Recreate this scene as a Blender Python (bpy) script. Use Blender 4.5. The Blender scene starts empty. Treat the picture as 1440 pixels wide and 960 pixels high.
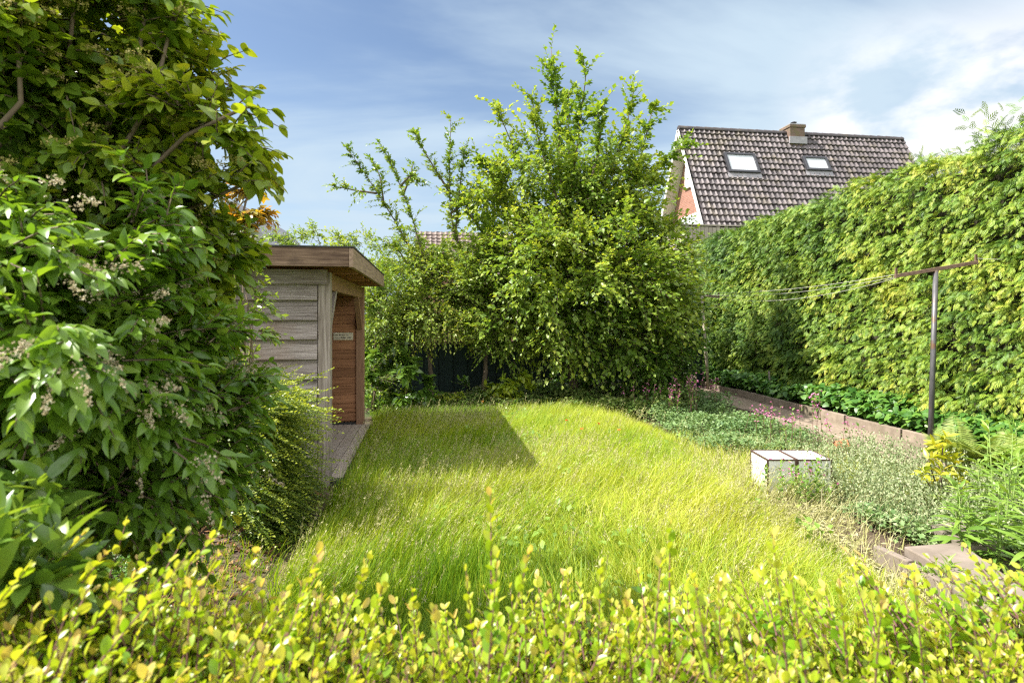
import bpy, math, random
import numpy as np
R = math.radians
rng = np.random.default_rng(11)
random.seed(5)
scene = bpy.context.scene
COL = scene.collection

# ------------------------------------------------------------------ camera frame helpers
F, CX, HY, CZ, YAW = 800.0, 720.0, 443.0, 1.6, R(8.39)
FW = np.array([math.sin(YAW), math.cos(YAW), 0.0])
RT = np.array([math.cos(YAW), -math.sin(YAW), 0.0])
UP = np.array([0.0, 0.0, 1.0])

def W(px, py, D):
    """world point seen at photo pixel (px, py) at depth D metres"""
    return FW * D + RT * ((px - CX) / F * D) + UP * (CZ - (py - HY) / F * D)

def G(px, py, z=0.0):
    """world point on the plane at height z seen at a pixel"""
    return W(px, py, (CZ - z) * F / (py - HY))

def unit(v):
    v = np.asarray(v, float)
    return v / np.maximum(np.linalg.norm(v, axis=-1, keepdims=True), 1e-9)

def wob(P, f, s=0.0):
    """cheap smooth pseudo noise in -1..1 for an N x 3 array"""
    x, y, z = P[..., 0] * f, P[..., 1] * f, P[..., 2] * f
    return (np.sin(x * 1.7 + y * 1.1 + s) + np.sin(y * 2.3 - z * 1.3 + 1.7 + s * 2) + np.sin(z * 2.1 + x * .9 + 4.1 - s)
            + np.sin(x * 3.1 - y * 2.7 + z * 3.3 + 2.2 * s)) / 4 * 1.3

# ------------------------------------------------------------------ object helpers
def tag(o, label=None, cat=None, group=None, kind=None):
    if label: o['label'] = label
    if cat: o['category'] = cat
    if group: o['group'] = group
    if kind: o['kind'] = kind
    return o

def empty(name, loc, label, cat, group=None):
    o = bpy.data.objects.new(name, None)
    o.empty_display_size = .2
    COL.objects.link(o)
    o.location = tuple(float(c) for c in loc)
    return tag(o, label, cat, group)

def copy_tree(o, parent=None):
    c = o.copy(); COL.objects.link(c); c.parent = parent
    for ch in list(o.children):
        copy_tree(ch, c)
    return c

def base_of(o):
    p = np.zeros(3)
    while o is not None:
        p = p + np.array(o.location); o = o.parent
    return p

def link_mesh(name, me, mat, parent=None):
    o = bpy.data.objects.new(name, me)
    COL.objects.link(o)
    if mat is not None: me.materials.append(mat)
    if parent is not None: o.parent = parent
    return o

class MB:
    def __init__(s): s.v = []; s.f = []
    def add(s, vs, fs):
        b = len(s.v); s.v += [tuple(map(float, v)) for v in vs]; s.f += [tuple(b + i for i in f) for f in fs]
    def box(s, c, size, ax=None):
        """box at centre c; ax = 3 axis vectors"""
        c = np.array(c, float); h = np.array(size, float) / 2
        ax = np.eye(3) if ax is None else np.array(ax, float)
        vs = [c + ax[0] * h[0] * i + ax[1] * h[1] * j + ax[2] * h[2] * k for i in (-1, 1) for j in (-1, 1) for k in (-1, 1)]
        s.add(vs, [(0, 1, 3, 2), (4, 6, 7, 5), (0, 4, 5, 1), (2, 3, 7, 6), (0, 2, 6, 4), (1, 5, 7, 3)])
    def bb(s, x0, x1, y0, y1, z0, z1):
        s.box(((x0 + x1) / 2, (y0 + y1) / 2, (z0 + z1) / 2), (x1 - x0, y1 - y0, z1 - z0))
    def bar(s, a, b, w, h, up=(0, 0, 1)):
        a = np.array(a, float); b = np.array(b, float); d = unit(b - a)
        r = np.cross(d, np.array(up, float)); r = unit(r); u = np.cross(r, d)
        s.box((a + b) / 2, (w, np.linalg.norm(b - a), h), (r, d, u))
    def tube(s, pts, rad, n=6, cap=True):
        pts = [np.array(p, float) for p in pts]
        if not hasattr(rad, '__len__'): rad = [rad] * len(pts)
        rings = []; ref = np.array([.31, .17, .93])
        for i, p in enumerate(pts):
            d = unit(pts[min(i + 1, len(pts) - 1)] - pts[max(i - 1, 0)])
            if abs(d @ ref) > .95: ref = np.array([.9, .3, .1])
            u = unit(np.cross(d, ref)); v = np.cross(d, u)
            rings.append([p + rad[i] * (u * math.cos(2 * math.pi * k / n) + v * math.sin(2 * math.pi * k / n)) for k in range(n)])
        vs = [q for r_ in rings for q in r_]; fs = []
        for i in range(len(pts) - 1):
            for k in range(n):
                k2 = (k + 1) % n
                fs.append((i * n + k, i * n + k2, (i + 1) * n + k2, (i + 1) * n + k))
        if cap:
            fs.append(tuple(range(n - 1, -1, -1))); fs.append(tuple((len(pts) - 1) * n + k for k in range(n)))
        s.add(vs, fs)
    def lathe(s, c, prof, n=20):
        """profile list of (r, z)"""
        vs = []; fs = []
        for r_, z in prof:
            for k in range(n):
                a = 2 * math.pi * k / n
                vs.append((c[0] + r_ * math.cos(a), c[1] + r_ * math.sin(a), c[2] + z))
        for i in range(len(prof) - 1):
            for k in range(n):
                k2 = (k + 1) % n
                fs.append((i * n + k, i * n + k2, (i + 1) * n + k2, (i + 1) * n + k))
        s.add(vs, fs)
    def build(s, name, mat, parent=None, bevel=0, smooth=False):
        me = bpy.data.meshes.new(name)
        b = base_of(parent) if parent is not None else np.zeros(3)
        me.from_pydata([tuple(np.array(v) - b) for v in s.v], [], s.f)
        if smooth:
            me.polygons.foreach_set('use_smooth', [True] * len(me.polygons))
        me.update()
        o = link_mesh(name, me, mat, parent)
        if bevel:
            m = o.modifiers.new('bevel', 'BEVEL'); m.width = bevel; m.segments = 2; m.limit_method = 'ANGLE'
        return o

def raw_mesh(name, V, faces, mat, parent=None, tint=None, smooth=False, local=None):
    """V: Nx3 world verts, faces: list of (M x k) int arrays, tint: per-vertex float"""
    b = base_of(parent) if parent is not None else np.zeros(3)
    V = np.asarray(V, np.float64) - b
    me = bpy.data.meshes.new(name)
    loops = np.concatenate([f.ravel() for f in faces]).astype(np.int32)
    tot = np.concatenate([np.full(len(f), f.shape[1]) for f in faces]).astype(np.int32)
    st = np.concatenate([[0], np.cumsum(tot)[:-1]]).astype(np.int32)
    me.vertices.add(len(V)); me.vertices.foreach_set('co', V.astype(np.float32).ravel())
    me.loops.add(len(loops)); me.loops.foreach_set('vertex_index', loops)
    me.polygons.add(len(tot)); me.polygons.foreach_set('loop_start', st); me.polygons.foreach_set('loop_total', tot)
    if smooth: me.polygons.foreach_set('use_smooth', np.ones(len(tot), bool))
    me.update(calc_edges=True)
    if tint is not None:
        a = me.attributes.new('tint', 'FLOAT', 'POINT'); a.data.foreach_set('value', np.asarray(tint, np.float32))
    return link_mesh(name, me, mat, parent)

# ------------------------------------------------------------------ leaf templates (x across, y along, z up)
def tpl_big(w=.3, fold=.10, droop=.22, rows=(.12, .34, .62, .85), shape=None):
    vs = [(0, 0, 0)]; q = []; t = []
    prof = shape or (lambda u: math.sin(math.pi * u ** .8) ** .85)
    for u in rows:
        hw = w * prof(u); z = -droop * u * u
        vs += [(-hw, u, z + fold * hw / w), (0, u, z), (hw, u, z + fold * hw / w)]
    vs.append((0, 1, -droop)); n = len(rows)
    t += [(0, 2, 1), (0, 3, 2)]
    for i in range(n - 1):
        a = 1 + 3 * i; b = a + 3
        q += [(a, a + 1, b + 1, b), (a + 1, a + 2, b + 2, b + 1)]
    l = 1 + 3 * (n - 1); e = len(vs) - 1
    t += [(l, l + 1, e), (l + 1, l + 2, e)]
    return np.array(vs), [np.array(t), np.array(q)]
def tpl_mid(w=.28, fold=.10, droop=.15, c=.42):
    vs = [(0, 0, 0), (-w, c, fold), (0, c, -droop * .2), (w, c, fold), (0, 1, -droop)]
    return np.array(vs), [np.array([(0, 2, 1), (0, 3, 2), (1, 2, 4), (2, 3, 4)])]
def tpl_round(w=.36, fold=.06):
    vs = [(0, 0, 0), (-w * .8, .25, fold), (-w, .6, fold), (-w * .45, .93, 0), (w * .45, .93, 0), (w, .6, fold), (w * .8, .25, fold), (0, .5, -.03)]
    f = [(0, 7, 1), (1, 7, 2), (2, 7, 3), (3, 7, 4), (4, 7, 5), (5, 7, 6), (6, 7, 0)]
    return np.array(vs), [np.array(f)]
def tpl_quad(w=.3):
    return np.array([(0, 0, 0), (-w, .45, .05), (0, 1, 0), (w, .45, .05)]), [np.array([(0, 3, 2, 1)])]
def tpl_fan():
    """one flat spray of scale foliage: a rib with narrow drooping side fingers"""
    vs = []; qs = []
    def blade(x, y, a, l, w, z0, z1):
        dx, dy = math.sin(a), math.cos(a); nx, ny = dy, -dx; b = len(vs)
        vs.extend([(x, y, z0), (x + dx * l * .6 + nx * w, y + dy * l * .6 + ny * w, z0 * .4 + z1 * .6 + .02), (x + dx * l, y + dy * l, z1), (x + dx * l * .6 - nx * w, y + dy * l * .6 - ny * w, z0 * .4 + z1 * .6 + .02)])
        qs.append((b, b + 1, b + 2, b + 3))
    blade(0, 0, 0, 1, .032, 0, -.26)
    for i, u in enumerate((.10, .28, .46, .64, .80)):
        L = .46 * (1 - u) + .13
        for s in (-1, 1):
            y = u + (.07 if s > 0 else 0); zz = -.26 * y * y
            blade(0, y, s * .62, L, .036, zz, zz - .14 - .12 * L)
    return np.array(vs), [np.array(qs)]

def put_leaves(name, P, D, N, S, tint, tpl, mat, parent=None, smooth=False):
    tv, tf = tpl
    D = unit(D); Rr = unit(np.cross(D, N)); N2 = np.cross(Rr, D)
    S = np.asarray(S)[:, None, None]
    V = P[:, None, :] + S * (tv[None, :, 0:1] * Rr[:, None, :] + tv[None, :, 1:2] * D[:, None, :] + tv[None, :, 2:3] * N2[:, None, :])
    n, k = len(P), len(tv)
    off = (np.arange(n) * k)[:, None, None]
    faces = [(f[None] + off).reshape(-1, f.shape[1]) for f in tf]
    return raw_mesh(name, V.reshape(-1, 3), faces, mat, parent, np.repeat(np.asarray(tint), k), smooth)

def twig_leaves(O, D, L, K, size, ang=.95, flat=.6, droop=.2, sag=.15, up=.8, sj=.3, opp=False, end=True):
    """K leaves on each of N twigs -> positions, directions, normals, sizes, t along twig, twig index"""
    N = len(O); D = unit(D); L = np.broadcast_to(np.asarray(L, float), (N,))
    t = (np.arange(K)[None] + .25 + rng.random((N, K)) * .6) / K
    if opp: t = (np.floor(np.arange(K) / 2)[None] + .5 + rng.random((N, K)) * .1) / (K / 2)
    pos = O[:, None] + D[:, None] * (L[:, None] * t)[..., None] - UP * (sag * L[:, None] * t * t)[..., None]
    s = unit(np.cross(D, UP + rng.normal(0, .15, (N, 3)))); n2 = np.cross(s, D)
    ph = np.arange(K)[None] * (math.pi if opp else 2.4) + rng.random((N, 1)) * 6.28 * (0 if opp else 1) + rng.normal(0, .35, (N, K))
    if opp: ph = ph + (np.floor(np.arange(K) / 2) % 2)[None] * 1.2
    rad = np.cos(ph)[..., None] * s[:, None] + (np.sin(ph) * flat)[..., None] * n2[:, None]
    a = ang * (1 - .45 * t)[..., None]
    ld = D[:, None] * np.cos(a) + rad * np.sin(a) - UP * droop + rng.normal(0, .14, (N, K, 3))
    nn = UP * up + rng.normal(0, .42, (N, K, 3)) + D[:, None] * .15
    sz = size * (1 + sj * rng.normal(0, 1, (N, K)).clip(-1.6, 1.6)) * (1 - .25 * t)
    ti = np.repeat(np.arange(N), K)
    return pos.reshape(-1, 3), ld.reshape(-1, 3), nn.reshape(-1, 3), sz.ravel(), t.ravel(), ti

def blob_twigs(c, r, n, shell=3.0, lump=.24, out=.8, upw=.1, seed=0.0, low=-1.0, clump=9):
    """twig origins and directions on a lumpy ellipsoid, gathered into leafy clumps; r is a 3-vector"""
    m = max(3, int(n / clump)); d = unit(rng.normal(0, 1, (m, 3))); d = d[d[:, 2] > low]; m = len(d)
    rr = rng.random(m) ** (1 / shell)
    k = 1 + lump * wob(d * 3.0 + np.asarray(c), 1.3, seed) + lump * .6 * wob(d * 7 + np.asarray(c), 1.1, seed + 3)
    r = np.asarray(r); rm = float(np.mean(r))
    C = np.asarray(c) + d * r * (rr * k)[:, None]
    cd = unit(d * np.array([1, 1, .5]) * out + UP * upw + rng.normal(0, .25, d.shape))
    i = rng.integers(0, m, n)
    P = C[i] + rng.normal(0, 1, (n, 3)) * np.array([.16, .16, .10]) * rm * .75
    D = unit(cd[i] + rng.normal(0, .38, (n, 3)))
    return P, D

def twig_wood(name, O, D, L, rad, mat, parent, sag=.15):
    """every twig as a thin three sided tapering stick"""
    N = len(O); D = unit(D); L = np.broadcast_to(np.asarray(L, float), (N,))
    s = unit(np.cross(D, UP + rng.normal(0, .2, (N, 3)))); n2 = np.cross(s, D); V = []
    for t, k in ((0, 1.0), (.5, .75), (1, .3)):
        c = O + D * (L * t)[:, None] - UP * (sag * L * t * t)[:, None]
        for a in (0, 2.094, 4.189):
            V.append(c + (s * math.cos(a) + n2 * math.sin(a)) * rad * k)
    V = np.stack(V, 1).reshape(-1, 3); b = (np.arange(N) * 9)[:, None, None]
    q = np.array([(i * 3 + k, i * 3 + (k + 1) % 3, (i + 1) * 3 + (k + 1) % 3, (i + 1) * 3 + k) for i in range(2) for k in range(3)])
    return raw_mesh(name, V, [(q[None] + b).reshape(-1, 4)], mat, parent)

# ------------------------------------------------------------------ materials
def new_mat(name):
    m = bpy.data.materials.new(name); m.use_nodes = True
    nt = m.node_tree; nt.nodes.clear()
    return m, nt, nt.nodes, nt.links

def ramp(nd, stops):
    r = nd.new('ShaderNodeValToRGB'); e = r.color_ramp.elements
    while len(e) < len(stops): e.new(.5)
    for i, (p, c) in enumerate(stops):
        e[i].position = p; e[i].color = (*c, 1)
    return r

def leaf_mat(name, cols, rough=.42, trans=.42, tcol=(1.35, 1.25, .55), spec=.45):
    m, nt, nd, ln = new_mat(name)
    at = nd.new('ShaderNodeAttribute'); at.attribute_name = 'tint'
    n = len(cols); rp = ramp(nd, [(i / (n - 1), c) for i, c in enumerate(cols)])
    ln.new(at.outputs['Fac'], rp.inputs[0])
    pb = nd.new('ShaderNodeBsdfPrincipled'); pb.inputs['Roughness'].default_value = rough
    pb.inputs['Specular IOR Level'].default_value = spec
    ln.new(rp.outputs[0], pb.inputs['Base Color'])
    mul = nd.new('ShaderNodeMix'); mul.data_type = 'RGBA'; mul.blend_type = 'MULTIPLY'; mul.inputs[0].default_value = 1
    ln.new(rp.outputs[0], mul.inputs[6]); mul.inputs[7].default_value = (*tcol, 1)
    tb = nd.new('ShaderNodeBsdfTranslucent'); ln.new(mul.outputs[2], tb.inputs[0])
    mx = nd.new('ShaderNodeMixShader'); mx.inputs[0].default_value = trans
    ln.new(pb.outputs[0], mx.inputs[1]); ln.new(tb.outputs[0], mx.inputs[2])
    out = nd.new('ShaderNodeOutputMaterial'); ln.new(mx.outputs[0], out.inputs[0])
    return m

def surf_mat(name, cols, scale=(1, 1, 1), nscale=6, detail=8, rough=.8, bump=.3, bdist=.01, island=0.0, spec=.3, metal=0, pos=(.3, .7), stain=None):
    """noise coloured surface; scale stretches the noise (wood grain); island = per-piece brightness spread"""
    m, nt, nd, ln = new_mat(name)
    tc = nd.new('ShaderNodeTexCoord'); mp = nd.new('ShaderNodeMapping'); mp.inputs['Scale'].default_value = scale
    ln.new(tc.outputs['Object'], mp.inputs[0])
    vec = mp.outputs[0]
    geo = nd.new('ShaderNodeNewGeometry')
    if island:
        ad = nd.new('ShaderNodeVectorMath'); ad.operation = 'MULTIPLY_ADD'
        cb = nd.new('ShaderNodeCombineXYZ')
        for i in range(3): ln.new(geo.outputs['Random Per Island'], cb.inputs[i])
        ln.new(cb.outputs[0], ad.inputs[0]); ad.inputs[1].default_value = (37, 53, 71); ln.new(vec, ad.inputs[2]); vec = ad.outputs[0]
    nz = nd.new('ShaderNodeTexNoise'); nz.inputs['Scale'].default_value = nscale; nz.inputs['Detail'].default_value = detail
    nz.inputs['Roughness'].default_value = .62
    ln.new(vec, nz.inputs['Vector'])
    n = len(cols); rp = ramp(nd, [(pos[0] + (pos[1] - pos[0]) * i / (n - 1), c) for i, c in enumerate(cols)])
    ln.new(nz.outputs['Fac'], rp.inputs[0]); colr = rp.outputs[0]
    if stain:
        sc, scale2, lo, hi = stain
        n2 = nd.new('ShaderNodeTexNoise'); n2.inputs['Scale'].default_value = scale2; n2.inputs['Detail'].default_value = 5
        ln.new(tc.outputs['Object'], n2.inputs['Vector'])
        mr = nd.new('ShaderNodeMapRange'); mr.inputs[1].default_value = lo; mr.inputs[2].default_value = hi
        ln.new(n2.outputs['Fac'], mr.inputs[0])
        mxs = nd.new('ShaderNodeMix'); mxs.data_type = 'RGBA'; ln.new(mr.outputs[0], mxs.inputs[0]); ln.new(colr, mxs.inputs[6]); mxs.inputs[7].default_value = (*sc, 1)
        colr = mxs.outputs[2]
    if island:
        hs = nd.new('ShaderNodeHueSaturation'); mr = nd.new('ShaderNodeMapRange')
        mr.inputs[3].default_value = 1 - island; mr.inputs[4].default_value = 1 + island
        ln.new(geo.outputs['Random Per Island'], mr.inputs[0]); ln.new(mr.outputs[0], hs.inputs['Value']); ln.new(colr, hs.inputs['Color'])
        colr = hs.outputs[0]
    pb = nd.new('ShaderNodeBsdfPrincipled'); pb.inputs['Roughness'].default_value = rough
    pb.inputs['Specular IOR Level'].default_value = spec; pb.inputs['Metallic'].default_value = metal
    ln.new(colr, pb.inputs['Base Color'])
    if bump:
        bp = nd.new('ShaderNodeBump'); bp.inputs['Strength'].default_value = bump; bp.inputs['Distance'].default_value = bdist
        ln.new(nz.outputs['Fac'], bp.inputs['Height']); ln.new(bp.outputs[0], pb.inputs['Normal'])
    out = nd.new('ShaderNodeOutputMaterial'); ln.new(pb.outputs[0], out.inputs[0])
    return m

def brick_mat(name, axis, c1, c2, mortar, moss=None):
    """axis 'x': face normal along X (uses y, z); 'y': face normal along Y (uses x, z)"""
    m, nt, nd, ln = new_mat(name)
    tc = nd.new('ShaderNodeTexCoord'); sp = nd.new('ShaderNodeSeparateXYZ'); cb = nd.new('ShaderNodeCombineXYZ')
    ln.new(tc.outputs['Object'], sp.inputs[0])
    if axis == 'xy':
        ad = nd.new('ShaderNodeMath'); ln.new(sp.outputs[0], ad.inputs[0]); ln.new(sp.outputs[1], ad.inputs[1]); ln.new(ad.outputs[0], cb.inputs[0])
    else: ln.new(sp.outputs[1 if axis == 'x' else 0], cb.inputs[0])
    ln.new(sp.outputs[2], cb.inputs[1])
    b = nd.new('ShaderNodeTexBrick'); b.inputs['Scale'].default_value = 1; b.inputs['Mortar Size'].default_value = .006
    b.inputs['Brick Width'].default_value = .22; b.inputs['Row Height'].default_value = .065; b.inputs['Mortar Smooth'].default_value = .2
    b.inputs['Color1'].default_value = (*c1, 1); b.inputs['Color2'].default_value = (*c2, 1); b.inputs['Mortar'].default_value = (*mortar, 1)
    ln.new(cb.outputs[0], b.inputs['Vector']); col = b.outputs[0]
    nz = nd.new('ShaderNodeTexNoise'); nz.inputs['Scale'].default_value = 5; nz.inputs['Detail'].default_value = 6
    ln.new(tc.outputs['Object'], nz.inputs[0])
    if moss:
        mr = nd.new('ShaderNodeMapRange'); mr.inputs[1].default_value = .48; mr.inputs[2].default_value = .62; ln.new(nz.outputs[0], mr.inputs[0])
        mx = nd.new('ShaderNodeMix'); mx.data_type = 'RGBA'; ln.new(mr.outputs[0], mx.inputs[0]); ln.new(col, mx.inputs[6]); mx.inputs[7].default_value = (*moss, 1); col = mx.outputs[2]
    pb = nd.new('ShaderNodeBsdfPrincipled'); pb.inputs['Roughness'].default_value = .85; ln.new(col, pb.inputs['Base Color'])
    bp = nd.new('ShaderNodeBump'); bp.inputs['Distance'].default_value = .01; bp.inputs['Strength'].default_value = .5
    inv = nd.new('ShaderNodeMath'); inv.operation = 'SUBTRACT'; inv.inputs[0].default_value = 1; ln.new(b.outputs['Fac'], inv.inputs[1])
    ln.new(inv.outputs[0], bp.inputs['Height']); ln.new(bp.outputs[0], pb.inputs['Normal'])
    out = nd.new('ShaderNodeOutputMaterial'); ln.new(pb.outputs[0], out.inputs[0])
    return m

def flat_mat(name, c, rough=.5, metal=0, spec=.4):
    m, nt, nd, ln = new_mat(name)
    pb = nd.new('ShaderNodeBsdfPrincipled'); pb.inputs['Base Color'].default_value = (*c, 1)
    pb.inputs['Roughness'].default_value = rough; pb.inputs['Metallic'].default_value = metal; pb.inputs['Specular IOR Level'].default_value = spec
    out = nd.new('ShaderNodeOutputMaterial'); ln.new(pb.outputs[0], out.inputs[0])
    return m

def tile_mat(name, cols, moss, rough=.52):
    m, nt, nd, ln = new_mat(name)
    at = nd.new('ShaderNodeAttribute'); at.attribute_name = 'tint'
    rp = ramp(nd, [(i / (len(cols) - 1), c) for i, c in enumerate(cols)]); ln.new(at.outputs['Fac'], rp.inputs[0])
    tc = nd.new('ShaderNodeTexCoord'); nz = nd.new('ShaderNodeTexNoise'); nz.inputs['Scale'].default_value = 1.3; nz.inputs['Detail'].default_value = 9; nz.inputs['Roughness'].default_value = .7
    ln.new(tc.outputs['Object'], nz.inputs[0])
    mr = nd.new('ShaderNodeMapRange'); mr.inputs[1].default_value = .52; mr.inputs[2].default_value = .74; mr.inputs[4].default_value = .65; ln.new(nz.outputs[0], mr.inputs[0])
    mx = nd.new('ShaderNodeMix'); mx.data_type = 'RGBA'; ln.new(mr.outputs[0], mx.inputs[0]); ln.new(rp.outputs[0], mx.inputs[6]); mx.inputs[7].default_value = (*moss, 1)
    pb = nd.new('ShaderNodeBsdfPrincipled'); pb.inputs['Roughness'].default_value = rough; ln.new(mx.outputs[2], pb.inputs['Base Color'])
    out = nd.new('ShaderNodeOutputMaterial'); ln.new(pb.outputs[0], out.inputs[0])
    return m

M = {}
M['bark'] = surf_mat('bark', [(.07, .05, .035), (.17, .13, .09)], (1, 1, .25), 18, bump=.6)
M['twig'] = surf_mat('twig', [(.10, .07, .045), (.2, .15, .10)], (1, 1, .3), 30, bump=.2)
M['red_twig'] = surf_mat('red_twig', [(.10, .045, .04), (.2, .10, .085)], (1, 1, .4), 40, bump=.1)
M['green_stem'] = surf_mat('green_stem', [(.14, .22, .05), (.22, .3, .08)], (1, 1, .4), 30, bump=.1)
M['soil'] = surf_mat('soil', [(.035, .024, .016), (.085, .06, .04), (.15, .105, .075)], (1, 1, 1), 14, 12, rough=.95, bump=.8, bdist=.03, stain=((.05, .07, .02), 1.3, .5, .66))
M['thatch'] = surf_mat('thatch', [(.05, .07, .018), (.12, .15, .04), (.2, .2, .07)], (1, 1, 1), 16, 10, rough=.95, bump=.6, bdist=.03)
M['far_grass'] = surf_mat('far_grass', [(.06, .1, .025), (.13, .2, .05)], (1, 1, 1), 3, 10, rough=.95, bump=.4, bdist=.05)
M['path'] = surf_mat('path', [(.14, .105, .08), (.24, .185, .14), (.33, .265, .205)], (1, 1, 1), 22, 12, rough=.9, bump=.5, bdist=.01, stain=((.13, .11, .07), .9, .47, .68))
M['kerb'] = surf_mat('kerb', [(.17, .135, .10), (.29, .235, .18)], (1, 1, 1), 9, 10, rough=.9, bump=.4, bdist=.008, island=.12, stain=((.15, .13, .08), 2.0, .5, .7))
M['slab'] = surf_mat('slab', [(.15, .12, .095), (.245, .2, .165)], (.6, 1, 1), 9, 12, rough=.85, bump=.3, bdist=.006, island=.16, stain=((.15, .13, .10), 3.0, .48, .72))
M['grey_wood'] = surf_mat('grey_wood', [(.10, .08, .07), (.25, .21, .19), (.40, .355, .33)], (.9, 14, 30), 4, 13, rough=.85, bump=.7, bdist=.005, island=.2, stain=((.19, .125, .085), 1.6, .52, .75))
M['post_wood'] = surf_mat('post_wood', [(.13, .10, .08), (.29, .24, .205), (.43, .37, .33)], (14, 14, .7), 4, 11, rough=.85, bump=.5, bdist=.004, island=.1)
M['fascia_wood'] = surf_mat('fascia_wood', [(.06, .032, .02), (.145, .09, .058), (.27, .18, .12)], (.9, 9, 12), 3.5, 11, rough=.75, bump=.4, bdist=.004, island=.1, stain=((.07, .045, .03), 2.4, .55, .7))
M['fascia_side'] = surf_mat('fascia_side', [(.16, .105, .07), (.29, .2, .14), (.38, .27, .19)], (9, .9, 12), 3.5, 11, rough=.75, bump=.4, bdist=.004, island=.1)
M['red_wood'] = surf_mat('red_wood', [(.17, .075, .032), (.30, .14, .065), (.40, .20, .10)], (.8, 6, 14), 4, 11, rough=.7, bump=.35, bdist=.003, island=.22)
M['red_post'] = surf_mat('red_post', [(.2, .11, .06), (.34, .2, .12)], (12, 12, .8), 4, 11, rough=.75, bump=.35, bdist=.003)
M['deck_wood'] = surf_mat('deck_wood', [(.3, .24, .19), (.46, .39, .33)], (8, .7, 8), 4, 11, rough=.85, bump=.4, bdist=.003, island=.12)
M['felt'] = surf_mat('felt', [(.03, .03, .03), (.07, .068, .06)], (1, 1, 1), 30, rough=.95)
M['fence_paint'] = surf_mat('fence_paint', [(.006, .017, .015), (.012, .03, .026)], (16, 16, .8), 4, rough=.6, bump=.2, island=.1)
M['trellis_wood'] = surf_mat('trellis_wood', [(.05, .035, .022), (.11, .08, .05)], (16, 16, .8), 4, rough=.8, island=.15)
M['annex_wood'] = surf_mat('annex_wood', [(.25, .21, .17), (.38, .33, .28)], (14, 14, .6), 3, rough=.85, bump=.3, island=.14)
M['brick'] = brick_mat('brick', 'x', (.29, .125, .085), (.22, .09, .06), (.29, .24, .2))
M['chimney_brick'] = brick_mat('chimney_brick', 'xy', (.17, .10, .07), (.11, .07, .05), (.15, .13, .105), (.13, .10, .05))
M['white_paint'] = surf_mat('white_paint', [(.66, .65, .62), (.8, .79, .77)], (1, 1, 1), 4, rough=.45, bump=.05)
M['cream_paint'] = surf_mat('cream_paint', [(.5, .45, .38), (.58, .53, .46)], (1, 1, 1), 3, rough=.6, bump=.05)
M['roof_tile'] = tile_mat('roof_tile', [(.05, .04, .041), (.092, .075, .076), (.145, .12, .122)], (.17, .135, .065))
M['red_tile'] = tile_mat('red_tile', [(.10, .07, .058), (.16, .115, .095)], (.14, .12, .07), .6)
M['lead'] = surf_mat('lead', [(.22, .21, .22), (.36, .34, .35)], (1, 1, 1), 6, rough=.5, bump=.1, metal=.2)
M['dark_metal'] = flat_mat('dark_metal', (.055, .055, .062), .4, .3)
M['blind'] = surf_mat('blind', [(.46, .48, .5), (.54, .56, .58)], (1, 1, 1), 2, rough=.25, bump=0, spec=.6)
M['post_metal'] = surf_mat('post_metal', [(.07, .07, .075), (.14, .135, .135)], (1, 1, .3), 25, rough=.45, bump=.15, metal=.35, stain=((.13, .075, .045), 7, .58, .7))
M['old_metal'] = surf_mat('old_metal', [(.3, .26, .19), (.42, .37, .28)], (1, 1, .3), 25, rough=.7, bump=.2, metal=.1)
M['rust'] = surf_mat('rust', [(.10, .065, .05), (.2, .125, .09)], (1, 1, 1), 25, rough=.75, bump=.3)
M['cord'] = flat_mat('cord', (.36, .35, .31), .7)
M['box_white'] = surf_mat('box_white', [(.68, .67, .64), (.8, .79, .76)], (1, 1, 1), 5, rough=.4, bump=.05, stain=((.42, .38, .3), 9, .62, .8))
M['box_edge'] = surf_mat('box_edge', [(.05, .03, .025), (.11, .065, .05)], (1, 1, 1), 20, rough=.7)
M['terracotta'] = surf_mat('terracotta', [(.36, .13, .06), (.5, .22, .11)], (1, 1, 1), 12, rough=.8)
M['sign_cream'] = surf_mat('sign_cream', [(.52, .46, .33), (.62, .56, .43)], (1, 1, 1), 12, rough=.7, bump=0)
M['ink'] = flat_mat('ink', (.05, .05, .03), .8)
M['dry_leaf'] = leaf_mat('dry_leaf', [(.12, .05, .02), (.25, .12, .05), (.33, .19, .08)], .8, .15)
# foliage
M['hedge_near'] = leaf_mat('hedge_near', [(.10, .24, .012), (.22, .38, .016), (.42, .50, .03), (.66, .46, .16)], .32, .45, (1.25, 1.15, .5), .55)
M['conifer'] = leaf_mat('conifer', [(.055, .125, .018), (.135, .24, .026), (.28, .37, .04), (.42, .41, .055)], .5, .2, (1.2, 1.15, .5), .35)
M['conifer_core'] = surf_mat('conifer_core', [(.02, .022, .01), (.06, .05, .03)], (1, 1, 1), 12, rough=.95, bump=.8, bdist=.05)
M['maple'] = leaf_mat('maple', [(.075, .15, .022), (.145, .25, .03), (.25, .345, .042), (.42, .46, .07)], .42, .42)
M['plum'] = leaf_mat('plum', [(.06, .13, .018), (.14, .24, .025), (.25, .34, .04), (.30, .28, .05)], .42, .36)
M['field_leaf'] = leaf_mat('field_leaf', [(.055, .13, .018), (.13, .25, .028), (.22, .34, .04)], .4, .38)
M['dogwood'] = leaf_mat('dogwood', [(.055, .13, .02), (.11, .22, .028), (.19, .30, .045)], .38, .35)
M['deutzia'] = leaf_mat('deutzia', [(.065, .15, .014), (.14, .255, .024), (.27, .38, .04)], .34, .38, (1.3, 1.25, .5), .55)
M['viburnum'] = leaf_mat('viburnum', [(.062, .125, .014), (.155, .25, .02), (.3, .365, .03), (.46, .43, .045)], .36, .45, (1.4, 1.25, .45), .5)
M['autumn'] = leaf_mat('autumn', [(.16, .22, .03), (.34, .30, .035), (.5, .2, .035)], .4, .45, (1.3, 1.1, .5))
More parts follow.
